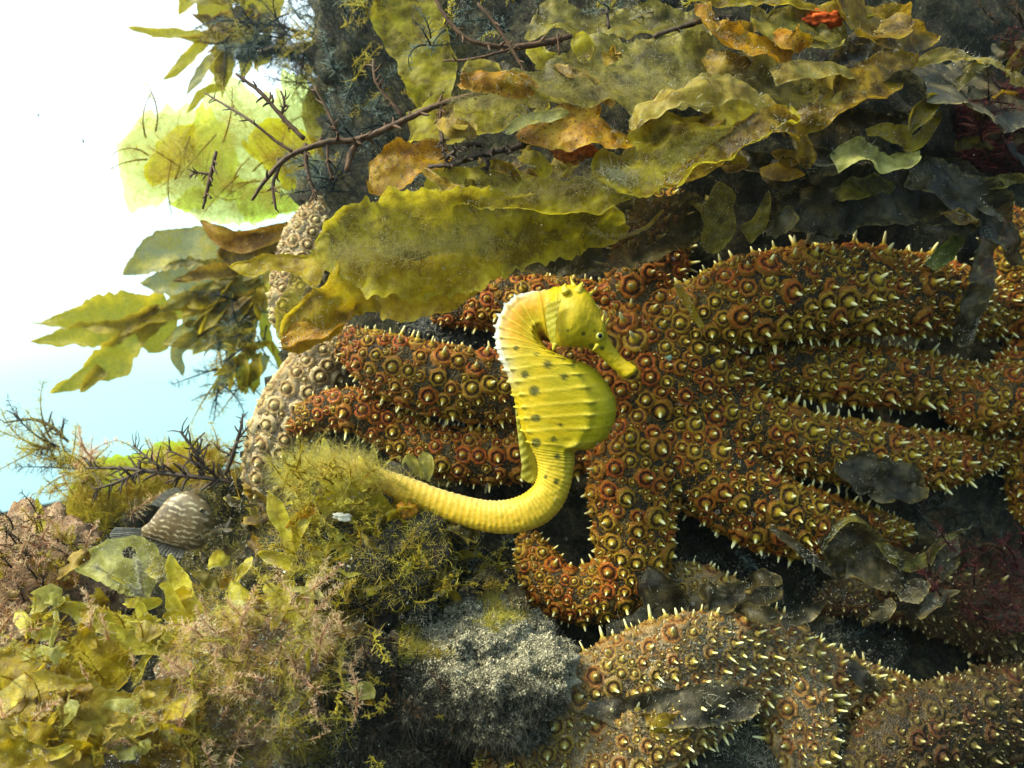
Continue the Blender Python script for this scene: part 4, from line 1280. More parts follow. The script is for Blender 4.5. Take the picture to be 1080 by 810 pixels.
blade('second blackish kelp sheet drooping near the right edge', [(960, 180, .58, 30), (1000, 195, .57, 50), (1035, 215, .57, 50), (1060, 250, .58, 36), (1070, 280, .59, 16)], 'dark', group=G_TOP, roll=10, ruf=5, seed=28)
blade('jagged olive kelp leaf with three pointed lobes above the sea star', [(752, 268, .575, 14), (752, 250, .57, 30), (756, 232, .568, 44), (760, 214, .568, 36), (760, 192, .57, 5)], 'olive', group=G_TOP, roll=5, ruf=3, tip=(.1, .02), lobes=.35, lobe_len=34, seed=29)
blade('pointed olive kelp lobe standing right of the jagged leaf', [(785, 248, .575, 22), (798, 238, .572, 18), (805, 222, .57, 12), (810, 202, .572, 3)], 'olive', group=G_TOP, roll=5, ruf=2, seed=30)
blade('dark green kelp strap curving behind the blackish sheets', [(980, 282, .60, 12), (996, 268, .597, 18), (1010, 250, .595, 18), (1020, 228, .60, 12)], 'green', group=G_TOP, roll=5, ruf=2, cup=.3, seed=31)
blade('long dark translucent kelp strap hanging in front of the star at the right', [(1048, 225, .585, 26), (1040, 262, .575, 32), (1032, 300, .575, 36), (1022, 335, .58, 34), (1012, 366, .59, 22)], 'dark', group=G_TOP, roll=8, ruf=3, seed=32)
blade('slim yellow seaweed strand lying across the star near the seahorse head', [(712, 302, .612, 7), (722, 314, .606, 9), (732, 330, .604, 10), (740, 347, .608, 7)], 'yellow', group=G_TOP, roll=10, ruf=1.2, seed=33)
blade('dark sheet standing in for the shade below the draped olive kelp', [(520, 262, .60, 40), (580, 258, .595, 66), (640, 250, .595, 70), (700, 238, .60, 60), (750, 225, .61, 40)], 'dark', group=G_TOP, roll=-12, ruf=4, seed=34)  # dark sheet added where only shade lies under the kelp
blade('thin pale kelp edge curling through the shade above the star', [(612, 236, .57, 3), (630, 248, .568, 4), (652, 252, .567, 4), (680, 240, .567, 4), (700, 222, .57, 3)], 'tan', group=G_TOP, roll=10, ruf=1, seed=35)
blade('yellow misty kelp sheet behind the brown twigs at the top', [(420, -10, .70, 60), (440, 40, .69, 70), (455, 80, .68, 60), (450, 120, .68, 30)], 'film', group=G_TOP, roll=0, ruf=5, seed=36)
blade('olive kelp sheet between the twigs and the grey-olive sheet', [(430, 140, .60, 40), (480, 125, .585, 60), (530, 118, .58, 50), (580, 110, .575, 40)], 'film', group=G_TOP, roll=25, ruf=5, seed=37)
blade('green-brown kelp sheet at the top between the twig and the spotted blade', [(560, 20, .66, 40), (620, 28, .65, 50), (690, 30, .64, 50), (750, 40, .63, 40)], 'olive', group=G_TOP, roll=35, ruf=6, seed=38)

def scraps(name, label, poly, n, mats, seed, lenr, widr, dr, ang=.5, **kw):
    rs = random.Random(seed)
    root = tag(empty(name, W(sum(p[0] for p in poly) / len(poly), sum(p[1] for p in poly) / len(poly), dr[1])), label, 'seaweed')
    k = 0
    while k < n:
        x, y = rs.uniform(min(p[0] for p in poly), max(p[0] for p in poly)), rs.uniform(min(p[1] for p in poly), max(p[1] for p in poly))
        if not in_poly(x, y, poly):
            continue
        l, w, a, d = rs.uniform(*lenr), rs.uniform(*widr), rs.gauss(0, ang), rs.uniform(*dr)
        b = rs.uniform(-.9, .9)
        P_ = [(x, y, d + .012, w * .5)]
        for j in (1, 2, 3):
            aa = a + b * j / 3
            P_.append((P_[-1][0] + l / 3 * math.cos(aa), P_[-1][1] + l / 3 * math.sin(aa), d + rs.uniform(-.006, .006), w * (1, 1, .45)[j - 1] * rs.uniform(.7, 1.2)))
        blade(None, P_, rs.choice(mats), name='blade', parent=root, roll=rs.uniform(-20, 50), ruf=rs.uniform(1.5, 4), cup=rs.uniform(-.4, .4), lobes=rs.choice((0, .2, .4)), lobe_len=rs.uniform(10, 24), edge=.25, nv=9, seed=seed * 100 + k, **kw)
        k += 1
scraps('tangled_kelp', 'tangled kelp with many small ragged blades wedged between the big overhanging sheets',
       [(440, 100), (620, 20), (830, -10), (930, 20), (900, 120), (760, 190), (600, 215), (430, 225)], 46, ['olive', 'tan', 'brown', 'film', 'olive', 'brown', 'orange', 'grey'], 61, (22, 60), (10, 28), (.53, .60))
scraps('tangled_kelp', 'dim tangled kelp of dark ragged blades in the shade at the upper right',
       [(830, 60), (1090, 40), (1090, 260), (960, 250), (830, 250), (700, 230)], 36, ['dark', 'grey', 'dark', 'brown', 'olive'], 62, (24, 70), (10, 32), (.56, .61))

# dark torn sheets lower right
G_LOW = 'torn dark kelp pieces lying over the lower right arms'
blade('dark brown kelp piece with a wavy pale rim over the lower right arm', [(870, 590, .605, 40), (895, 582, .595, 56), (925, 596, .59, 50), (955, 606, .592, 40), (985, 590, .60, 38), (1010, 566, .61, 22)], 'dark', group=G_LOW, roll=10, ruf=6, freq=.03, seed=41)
blade('thin olive wavy kelp rim curling along the dark brown piece', [(868, 580, .592, 2), (876, 566, .588, 4), (888, 552, .586, 5), (904, 548, .585, 5), (920, 560, .585, 6), (936, 582, .585, 9), (956, 596, .586, 12), (976, 590, .588, 12), (992, 572, .59, 8), (1020, 557, .596, 3)], 'olive', group=G_LOW, roll=15, ruf=1, edge=.4, seed=42)
blade('thin torn grey kelp edge slanting down below the lower right arm', [(812, 556, .59, 4), (832, 572, .587, 8), (856, 590, .587, 9), (886, 612, .59, 4)], 'grey', group=G_LOW, roll=15, ruf=2, seed=43)
blade('dark grey see-through kelp scrap at the tip of the hooked arm', [(640, 662, .60, 12), (675, 655, .592, 24), (705, 640, .59, 44), (690, 618, .592, 36), (684, 600, .60, 14)], 'dark', group=G_LOW, roll=5, ruf=3, seed=44)
blade('dark kelp scrap stretching right over the silty peach star', [(700, 640, .60, 20), (740, 642, .592, 32), (780, 630, .592, 30), (825, 622, .60, 16)], 'dark', group=G_LOW, roll=15, ruf=4, seed=45)
blade('smooth brown oval kelp scrap on the peach star arm', [(660, 764, .53, 16), (680, 766, .526, 30), (705, 768, .526, 32), (728, 764, .53, 18)], 'brown', group=G_LOW, roll=10, ruf=1.5, tip=(.2, .2), seed=46)
blade('silty grey kelp film over the peach star arm near the oval scrap', [(612, 742, .535, 14), (650, 750, .53, 28), (700, 748, .53, 34), (750, 742, .535, 40), (800, 740, .545, 30)], 'grey', group=G_LOW, roll=20, ruf=4, seed=47)
blade('reddish dark kelp flap near the right edge below the wavy rim', [(1010, 590, .60, 24), (1040, 592, .597, 40), (1065, 605, .60, 36), (1085, 620, .61, 20)], 'dark', group=G_LOW, roll=5, ruf=5, seed=48)
blade('dull grey kelp sheet over the end of the middle right arm', [(880, 492, .62, 16), (905, 500, .612, 44), (935, 508, .612, 48), (970, 512, .62, 34)], 'dark', group=G_LOW, roll=5, ruf=4, lobes=.25, seed=49)

# fleshy plants, lower left: each a plant with lobe parts
def plant(name, label, base, blades, mat, cat='seaweed', group=None, part='lobe', seed=0, holes=(), **kw):
    root = tag(empty(name, W(*base)), label, cat, group)
    for i, pts in enumerate(blades):
        mt = mat
        if isinstance(pts, tuple):
            pts, mt = pts
        a = dict(ruf=1.6, cup=.25, tip=(0, .3), nv=9, edge=.1, bump_px=1.0, roll=random.Random(seed * 31 + i).uniform(-25, 25))
        a.update(kw)
        V, F, ed = blade_arrays(pts, seed=seed * 17 + i, **a)
        F = pierce(V, F, holes) if holes else F
        build(part, V, F, M[mt], root, attrs={'edge': ed})
    return root

plant('leafy_seaweed', 'pale green translucent seaweed leaf with a round hole beside the fish', (150, 632, .57),
      [([(168, 612, .57, 34), (145, 598, .562, 52), (118, 592, .558, 46), (84, 598, .56, 20)], 'pale'), [(160, 590, .565, 20), (178, 602, .56, 26), (186, 620, .565, 16)], [(150, 628, .556, 2), (128, 612, .552, 2.4), (100, 596, .552, 2)], [(150, 630, .556, 2), (150, 606, .552, 2.6), (146, 590, .552, 2)]], 'fleshy', seed=1, holes=[(136, 583, 7)], nv=41, res=1.0)
plant('leafy_seaweed', 'pointed yellow-brown seaweed frond studded with white specks', (240, 690, .545),
      [[(240, 692, .545, 30), (222, 668, .54, 52), (200, 636, .538, 44), (186, 606, .54, 20), (181, 584, .542, 4)], [(228, 682, .54, 14), (236, 660, .535, 14), (242, 640, .54, 8)],
       [(210, 660, .535, 14), (190, 650, .53, 12), (172, 652, .532, 8)], [(200, 660, .535, 12), (178, 622, .53, 10), (168, 618, .53, 6)]], 'fleshy', seed=2, tip=(0, .1), edge=.2)
plant('leafy_seaweed', 'cluster of blunt pale seaweed lobes pointing left above the big brown blade', (190, 672, .53),
      [[(195, 680, .53, 12), (150, 664, .525, 22), (110, 650, .523, 28), (78, 640, .523, 26), (56, 640, .525, 14)], [(200, 684, .53, 16), (165, 676, .523, 30), (130, 670, .52, 32), (116, 656, .52, 18)],
       [(205, 684, .53, 12), (180, 670, .522, 20), (150, 660, .518, 20), (138, 654, .518, 12)], [(212, 680, .53, 12), (192, 668, .52, 20), (170, 664, .516, 20)], [(160, 684, .525, 8), (152, 700, .52, 12), (142, 722, .518, 14)],
       [(205, 688, .53, 8), (196, 698, .525, 12), (186, 704, .522, 10)], [(170, 668, .525, 8), (150, 648, .52, 12), (146, 634, .52, 10)]], 'fleshy', seed=3)
plant('leafy_seaweed', 'blunt yellow seaweed lobes standing up right of the fish', (300, 600, .555),
      [[(312, 592, .555, 12), (304, 568, .55, 18), (294, 540, .548, 18), (284, 517, .55, 14)], [(310, 580, .553, 10), (318, 556, .548, 14), (334, 536, .55, 10)], [(308, 595, .553, 10), (290, 588, .55, 14), (272, 584, .552, 12)],
       ([(306, 560, .55, 12), (322, 540, .545, 12), (336, 532, .545, 6)], 'orange')], 'fleshy', seed=4)
plant('leafy_seaweed', 'large rounded seaweed lobes left of the pinkish tufts', (285, 650, .54),
      [[(290, 660, .54, 18), (272, 646, .535, 26), (256, 630, .533, 26), (244, 612, .535, 18)], [(300, 655, .54, 16), (296, 632, .535, 22), (310, 612, .535, 16)], [(310, 660, .54, 14), (318, 640, .535, 18), (330, 622, .536, 12)],
       [(292, 662, .54, 12), (310, 652, .53, 16), (330, 650, .53, 10)]], 'fleshy', seed=5)
plant('leafy_seaweed', 'yellow-green seaweed mass with ragged lobes around the end of the tail', (400, 560, .575),
      [[(400, 570, .575, 30), (372, 552, .565, 40), (345, 545, .56, 36), (326, 552, .563, 18)], [(405, 560, .575, 24), (380, 530, .565, 34), (356, 510, .562, 30), (344, 488, .565, 8)], [(410, 560, .575, 20), (400, 530, .565, 28), (385, 500, .562, 24), (378, 480, .565, 12)],
       [(415, 570, .575, 24), (440, 562, .562, 30), (462, 570, .562, 24), (478, 584, .566, 10)], [(400, 575, .57, 24), (372, 585, .56, 34), (345, 590, .56, 30), (326, 600, .562, 12)], [(405, 575, .57, 20), (420, 600, .56, 30), (430, 622, .56, 20)],
       [(400, 560, .57, 14), (420, 545, .555, 20), (440, 540, .553, 16)], [(395, 580, .57, 16), (390, 610, .56, 26), (380, 632, .56, 16)]], 'fleshy', seed=6, edge=.3, ruf=3, tip=(0, .25))
plant('leafy_seaweed', 'small pale fan seaweed beside the lower left arm of the sea star', (448, 505, .60),
      [[(446, 506, .60, 8), (440, 494, .598, 18), (432, 478, .598, 16)], [(448, 506, .60, 8), (450, 492, .597, 16), (446, 476, .598, 14)]], 'pale', seed=7)
plant('leafy_seaweed', 'thin upright yellow seaweed spikes in the gap left of the tail', (345, 505, .61),
      [[(345, 505, .61, 10), (344, 485, .607, 12), (341, 462, .607, 4)], [(364, 500, .61, 8), (364, 485, .607, 8), (363, 472, .607, 3)]], 'fleshy', seed=8)

blade('big brown-yellow seaweed blade spreading across the bottom left corner', [(-20, 776, .49, 56), (30, 748, .485, 58), (75, 744, .48, 46), (130, 754, .485, 44), (185, 738, .495, 38), (218, 714, .51, 18)], 'bigleaf', roll=30, ruf=4, bump_px=1.2, seed=51, name='seaweed_sheet')
blade('brown-yellow seaweed blade hanging down right of the bottom left blade', [(200, 716, .50, 24), (192, 745, .49, 44), (180, 780, .485, 48), (165, 830, .48, 40)], 'brown', roll=-10, ruf=4, seed=52, name='seaweed_sheet')
blade('sunlit bright yellow seaweed fold in the bottom left corner', [(-30, 735, .53, 40), (0, 716, .525, 56), (28, 700, .525, 52), (48, 682, .53, 20)], 'yellow', roll=30, ruf=5, seed=53, name='seaweed_sheet')
blade('yellow-green seaweed fold between the pale lobes and the big brown blade', [(70, 735, .52, 30), (90, 712, .515, 56), (110, 705, .515, 56), (135, 715, .52, 30)], 'yellow', roll=20, ruf=5, seed=54, name='seaweed_sheet')
blade('yellow seaweed blade at the very bottom left under the big brown blade', [(-10, 812, .47, 40), (40, 806, .465, 50), (90, 800, .465, 40), (110, 790, .47, 16)], 'yellow', roll=25, ruf=4, seed=55, name='seaweed_sheet')

scraps('tangled_kelp', 'torn dark kelp bits scattered in the murk between the lower right arms', [(700, 600), (880, 600), (1000, 640), (940, 720), (860, 800), (760, 780), (740, 690)], 13, ['dark', 'grey', 'dark'], 65, (24, 60), (10, 28), (.56, .585))
scraps('bushy_seaweed', 'bushy tan seaweed of small narrow lobes growing through the pinkish tufts', [(190, 640), (300, 610), (370, 650), (390, 740), (330, 820), (200, 820)], 46, ['tan', 'fleshy', 'brown', 'pale', 'tan'], 66, (14, 36), (4, 12), (.49, .525), 1.5)
scraps('bushy_seaweed', 'bushy yellow-brown seaweed of broad ragged lobes in the bottom left corner', [(-20, 745), (210, 745), (200, 815), (-20, 815)], 34, ['bigleaf', 'yellow', 'tan', 'bigleaf', 'brown', 'pale'], 69, (26, 60), (9, 24), (.455, .485), 1.0)
scraps('bushy_seaweed', 'bushy ochre seaweed covering the pinkish boulder at the left edge', [(-20, 560), (70, 560), (100, 640), (60, 700), (-20, 700)], 34, ['brown', 'tan', 'orange', 'fleshy'], 67, (14, 40), (5, 14), (.585, .61), 1.4)
scraps('bushy_seaweed', 'bushy olive seaweed filling the hollow between the fish and the blunt yellow lobes', [(210, 520), (300, 500), (310, 600), (250, 640), (200, 600)], 30, ['olive', 'brown', 'dark', 'fleshy'], 68, (16, 40), (6, 16), (.60, .64), 1.4)
scraps('bushy_seaweed', 'bushy seaweed of small ragged yellow and brown lobes below the pale leaf with a hole',
       [(60, 600), (230, 640), (200, 720), (120, 740), (-20, 740), (-20, 660)], 34, ['fleshy', 'yellow', 'tan', 'pale', 'brown', 'bigleaf'], 63, (20, 46), (8, 20), (.51, .55), 1.2)
scraps('bushy_seaweed', 'bushy yellow-green seaweed clump of small ragged lobes around the seahorse tail tip',
       [(310, 500), (400, 490), (470, 545), (490, 590), (420, 640), (300, 640), (290, 560)], 40, ['fleshy', 'yellow', 'film', 'olive', 'tan'], 64, (18, 42), (7, 18), (.545, .575), 1.4)

# open-water kelp on the left, seen against the light
plant('far_kelp', 'kelp plant with long yellow fingers pointing left against open water', (176, 322, .95),
      [[(178, 322, .95, 20), (150, 330, .945, 34), (110, 332, .94, 38), (80, 336, .94, 22), (42, 340, .945, 12)], [(170, 326, .95, 16), (130, 346, .94, 24), (85, 355, .94, 24), (60, 358, .94, 18), (34, 360, .945, 6)],
       [(172, 328, .95, 22), (140, 358, .94, 38), (105, 388, .94, 34), (80, 402, .94, 22), (55, 415, .945, 6)], [(110, 390, .94, 16), (96, 402, .94, 12), (86, 414, .94, 5)], [(176, 326, .95, 22), (164, 350, .945, 34), (156, 372, .945, 22)]],
      'far', group='kelp growing in the open water at the left', part='blade', seed=11, ruf=3, cup=.1, tip=(0, .25), roll=0, edge=.22)
plant('far_kelp', 'dark olive kelp blades fanning left above the long-fingered kelp', (270, 270, .92),
      [[(290, 262, .92, 30), (240, 264, .915, 40), (190, 262, .91, 38), (155, 275, .91, 30), (130, 290, .915, 8)], [(280, 275, .92, 26), (230, 290, .91, 40), (190, 298, .91, 36), (150, 300, .915, 8)], [(282, 280, .92, 20), (245, 310, .91, 36), (214, 330, .91, 30), (196, 345, .91, 14)],
       [(275, 300, .92, 24), (240, 345, .91, 40), (205, 352, .91, 28), (172, 362, .915, 10)], [(225, 345, .91, 16), (190, 370, .905, 12), (193, 396, .91, 5)], [(270, 300, .92, 20), (262, 340, .91, 28), (250, 366, .91, 10)]],
      'farolive', group='kelp growing in the open water at the left', part='blade', seed=12, ruf=4, cup=.1, tip=(0, .2), roll=0, edge=.2)
plant('far_kelp', 'orange kelp blade arching over the pale upper arm of the tan star', (300, 245, .80),
      [([(310, 240, .80, 14), (280, 248, .795, 18), (250, 254, .795, 22), (228, 246, .795, 18), (212, 232, .80, 8)], 'orange'), [(300, 250, .81, 20), (270, 262, .805, 30), (230, 270, .81, 20)]],
      'brown', group='kelp growing in the open water at the left', part='blade', seed=13, ruf=3, roll=20)
plant('far_kelp', 'branching kelp with thin fingers at the top left against white water', (235, 50, .90),
      [[(240, 45, .90, 10), (205, 36, .895, 12), (170, 36, .895, 12), (136, 30, .90, 6)], [(232, 40, .90, 14), (234, 70, .895, 22), (236, 96, .895, 6)], [(222, 40, .90, 10), (200, 60, .895, 11), (172, 84, .90, 6)], [(210, -20, .90, 24), (200, 0, .895, 22), (190, 16, .90, 6)],
       [(240, 45, .90, 20), (232, 14, .895, 30), (222, -20, .90, 24)], [(236, 92, .895, 8), (215, 98, .895, 10), (196, 120, .90, 4)], [(250, 40, .90, 26), (275, 14, .895, 34), (300, 0, .90, 24)]],
      'far', group='kelp growing in the open water at the left', part='blade', seed=14, ruf=2, cup=.2, tip=(0, .25), roll=0, edge=.3)
plant('far_kelp', 'round pale green kelp leaf hanging in a gap at the top left', (245, 50, .92),
      [[(246, 48, .92, 12), (240, 60, .918, 22), (236, 72, .918, 22), (236, 82, .92, 8)]], 'pale', group='kelp growing in the open water at the left', part='blade', seed=15, ruf=1)

G_GEL = 'gelatinous algae sheets in the light'
gk = dict(name='gel_algae_sheet', group=G_GEL, edge=.15, tip=(.3, .3), bump_px=4)
blade('round pale green gelatinous algae sheet against the white water', [(126, 150, .82, 60), (155, 160, .82, 100), (185, 166, .82, 116), (218, 172, .82, 110), (250, 175, .82, 70)], 'gel', ruf=5, seed=71, **gk)
blade('yellow gelatinous algae core inside the round pale sheet', [(160, 196, .81, 16), (168, 180, .81, 30), (182, 160, .81, 38), (196, 145, .81, 36), (206, 132, .81, 18)], 'gel_core', ruf=4, seed=72, **gk)
blade('wide misty yellow gelatinous algae sheet behind the reddish twig', [(200, 172, .80, 80), (250, 162, .80, 130), (295, 162, .79, 140), (340, 165, .785, 130), (380, 160, .78, 80)], 'gel', ruf=7, seed=73, **gk)
blade('yellow gelatinous algae patch where the reddish twig forks', [(262, 150, .79, 30), (290, 155, .785, 56), (320, 172, .78, 60), (345, 180, .775, 30)], 'gel_core', ruf=5, seed=74, **gk)
blade('low pale gelatinous algae sheet above the dark olive kelp', [(180, 215, .82, 20), (220, 212, .815, 40), (270, 214, .81, 44), (315, 218, .80, 24)], 'gel', ruf=4, seed=75, **gk)
blade('yellow-green gelatinous algae in the water left of the striped fish', [(78, 510, .80, 40), (96, 535, .80, 60), (115, 560, .795, 60), (130, 585, .79, 30)], 'gel_core', ruf=5, seed=76, **gk)
blade('yellow-green gelatinous algae behind the bushy dark twigs', [(90, 500, .78, 30), (140, 500, .775, 50), (190, 490, .77, 50), (240, 485, .76, 30)], 'gel_core', ruf=5, seed=77, **gk)

_r = random.Random(91)
def fingers(cx, cy, n, l, w, d, a0, sp):
    o_ = []
    for i in range(n):
        a, q = a0 + _r.gauss(0, sp), l * _r.uniform(.6, 1.25)
        x, y, b = cx + _r.uniform(-26, 26), cy + _r.uniform(-22, 22), _r.uniform(-.5, .5)
        P_ = [(x, y, d, w * .5)]
        for j in (1, 2, 3):
            P_.append((P_[-1][0] + q / 3 * math.cos(a + b * j / 3), P_[-1][1] + q / 3 * math.sin(a + b * j / 3), d + _r.uniform(-.01, .01), w * (1.0, .9, .3)[j - 1] * _r.uniform(.7, 1.2)))
        o_.append((P_, _r.choice(['far', 'farolive', 'farolive', 'far', 'brown'])))
    return o_
G_FAR = 'kelp growing in the open water at the left'
plant('far_kelp', 'narrow-fingered olive kelp crowding the water beside the pale star arm', (262, 300, .90), fingers(262, 300, 20, 74, 15, .89, 2.6, .5), 'far', group=G_FAR, part='blade', seed=16, ruf=2.5, tip=(0, .3), edge=.3)
plant('far_kelp', 'small drooping kelp fingers under the olive kelp by the pale star arm', (265, 370, .88), fingers(262, 365, 14, 46, 11, .87, 2.0, .5), 'far', group=G_FAR, part='blade', seed=17, ruf=2, tip=(0, .3), edge=.3)
plant('far_kelp', 'bushy kelp fingers fanning over the white water at the very top left', (270, 20, .90), fingers(262, 22, 18, 60, 13, .89, 2.3, .7), 'far', group=G_FAR, part='blade', seed=18, ruf=2, tip=(0, .3), edge=.3)

# twigs
def twig(label, paths, mat, seed, nubs=14, nub_len=8, group='branching brown twigs', rough=.12, name='seaweed_twig'):
    rs = random.Random(seed)
    root = None
    for i, p in enumerate(paths):
        V, F, C, R = tube_arrays(p, 7, None, 1.0, rough, seed + i)
        parts = [(V, F)]
        p = np.array(p, float)
        Q = catmull(p, 60)
        for _ in range(int(nubs * len(p) / 5)):
            k = rs.randrange(6, 59)
            x, y, d, r = Q[k]
            tx, ty = Q[k][0] - Q[k - 4][0], Q[k][1] - Q[k - 4][1]
            an = math.atan2(ty, tx) + rs.choice((-1, 1)) * rs.uniform(0.5, 1.3)
            l = rs.uniform(0.4, 1.3) * nub_len
            dd = rs.uniform(-.012, .012)
            mid = (x + l * .5 * math.cos(an), y + l * .5 * math.sin(an), d + dd * .5, r * .55)
            an += rs.uniform(-.5, .5)
            parts.append(tube_arrays([(x, y, d, r * .6), mid, (mid[0] + l * .5 * math.cos(an), mid[1] + l * .5 * math.sin(an), d + dd, r * .3)], 5, 6, 1.0, .15, seed)[:2])
        V, F = merge(parts)
        if root is None:
            root = tag(build(name, V, F, M[mat]), label, 'seaweed', group)
        else:
            build('side_branch', V, F, M[mat], root)
    return root

d_ = .56
twig('long reddish twig with side branches reaching left over the yellow mist', [[(266, 211, d_, 1.6), (280, 190, d_, 2.3), (305, 165, d_, 2.8), (345, 150, d_, 3.4), (380, 147, d_, 3.4), (415, 132, d_, 3.2), (460, 112, d_, 3.2), (512, 96, d_ + .01, 3)],
     [(320, 146, d_, 2.6), (300, 126, d_, 2.5), (275, 98, d_, 2.2), (249, 78, d_, 1.4)], [(308, 160, d_, 1.8), (290, 148, d_, 1.6), (262, 126, d_, 1.5), (216, 98, d_ + .02, 1.0)], [(322, 152, d_, 2.2), (324, 178, d_, 2.2), (334, 211, d_, 1.4)],
     [(296, 172, d_, 1.8), (288, 195, d_, 1.8), (291, 221, d_, 1.2)], [(345, 150, d_, 1.8), (346, 172, d_, 1.6), (350, 188, d_, 1.0)], [(296, 122, d_, 1.6), (300, 108, d_, 1.4), (296, 96, d_, 1.0)], [(366, 180, d_, 3.0), (372, 158, d_, 3), (392, 140, d_, 2.6)],
     [(424, 122, d_, 2.2), (408, 102, d_, 2.2), (396, 84, d_, 2.2), (394, 64, d_, 1.8)], [(357, 142, d_, 2.0), (345, 116, d_, 1.8), (332, 92, d_, 1.4)], [(465, 112, d_, 1.8), (464, 132, d_, 1.8), (467, 152, d_, 1.4)]], 'twig', 21, 12, 9)
twig('short thorny twig hanging alone in the yellow mist', [[(228, 160, .60, 1.6), (222, 185, .60, 2.2), (214, 220, .60, 1.2)], [(222, 184, .60, 1.4), (208, 182, .60, 1.2), (200, 186, .60, .8)]], 'twig', 22, 14, 8)
twig('brown twig bending down from the top edge toward the grey-olive sheet', [[(456, -8, .56, 2.0), (468, 14, .56, 2.2), (486, 36, .56, 2.4), (506, 46, .56, 2.4), (540, 50, .565, 3), (580, 44, .57, 3.4), (602, 38, .58, 2.6)], [(504, 4, .55, 1.8), (526, 30, .55, 2.0), (554, 76, .55, 1.6)], [(590, 58, .57, 1.6), (588, 36, .57, 1.4)],
     [(545, 50, .56, 1.4), (500, 62, .56, 1.6), (468, 64, .565, 1.0)]], 'twig', 23, 10, 8)
twig('knobbly pinkish twig twisted under the grey-olive sheet', [[(452, 176, .55, 1.6), (480, 172, .545, 2.8), (510, 162, .54, 3.2), (545, 156, .54, 2.8), (574, 142, .545, 2)], [(470, 168, .545, 2), (488, 154, .54, 2.2), (510, 152, .54, 2)], [(466, 140, .55, 1.4), (468, 160, .55, 1.8), (474, 178, .55, 1.2)],
     [(505, 162, .54, 2), (515, 172, .54, 2), (512, 182, .54, 1.2)], [(556, 112, .54, 1.8), (560, 122, .54, 2.2), (558, 132, .54, 1.4)]], 'twig_dark', 24, 26, 7, rough=.3)
twig('dark sticks in the shadow at the top middle', [[(690, 38, .57, 2.2), (720, 28, .57, 2.6), (750, 20, .57, 2.6), (772, 18, .58, 2)], [(640, 10, .60, 1.6), (642, 30, .60, 1.6)]], 'twig_dark', 25, 8, 6)
twig('dark bare twig standing up in front of open water at the left', [[(238, 500, .68, 2.2), (246, 478, .68, 2.2), (254, 452, .68, 1.6), (256, 436, .68, .8)], [(250, 464, .68, 1.4), (262, 450, .68, .8)], [(244, 480, .68, 1.4), (230, 474, .68, .8)]], 'twig_dark', 26, 12, 10)
twig('wispy dark twig arching left from the seaweed tuft', [[(72, 466, .80, 1.6), (54, 450, .80, 2.0), (34, 442, .80, 1.6), (4, 446, .80, .9)], [(60, 470, .80, 1.2), (40, 474, .80, 1.4), (20, 473, .80, .8)]], 'twig_dark', 27, 14, 14)
twig('dark bushy twigs sprawling over the seaweed behind the fish', [[(270, 515, .70, 2.4), (230, 506, .69, 2.6), (180, 500, .69, 2.6), (130, 494, .70, 2.0), (90, 494, .71, 1.0)], [(215, 505, .69, 2.2), (208, 480, .69, 2.0), (190, 455, .69, 1.2)], [(150, 496, .69, 1.8), (120, 510, .69, 1.6), (98, 516, .69, .8)],
     [(230, 505, .69, 1.8), (215, 492, .68, 1.6), (176, 474, .68, 1.0)], [(180, 500, .69, 1.6), (160, 486, .69, 1.4), (140, 470, .70, .8)]], 'twig_dark', 28, 34, 16)
twig('dark knobbed twig crossing the gap at the top left', [[(275, 55, .85, 4), (300, 52, .85, 5), (330, 52, .84, 5), (360, 60, .84, 5)], [(296, 50, .85, 3.4), (296, 34, .85, 3.6), (293, 26, .85, 3)]], 'twig_dark', 29, 16, 8, rough=.25)

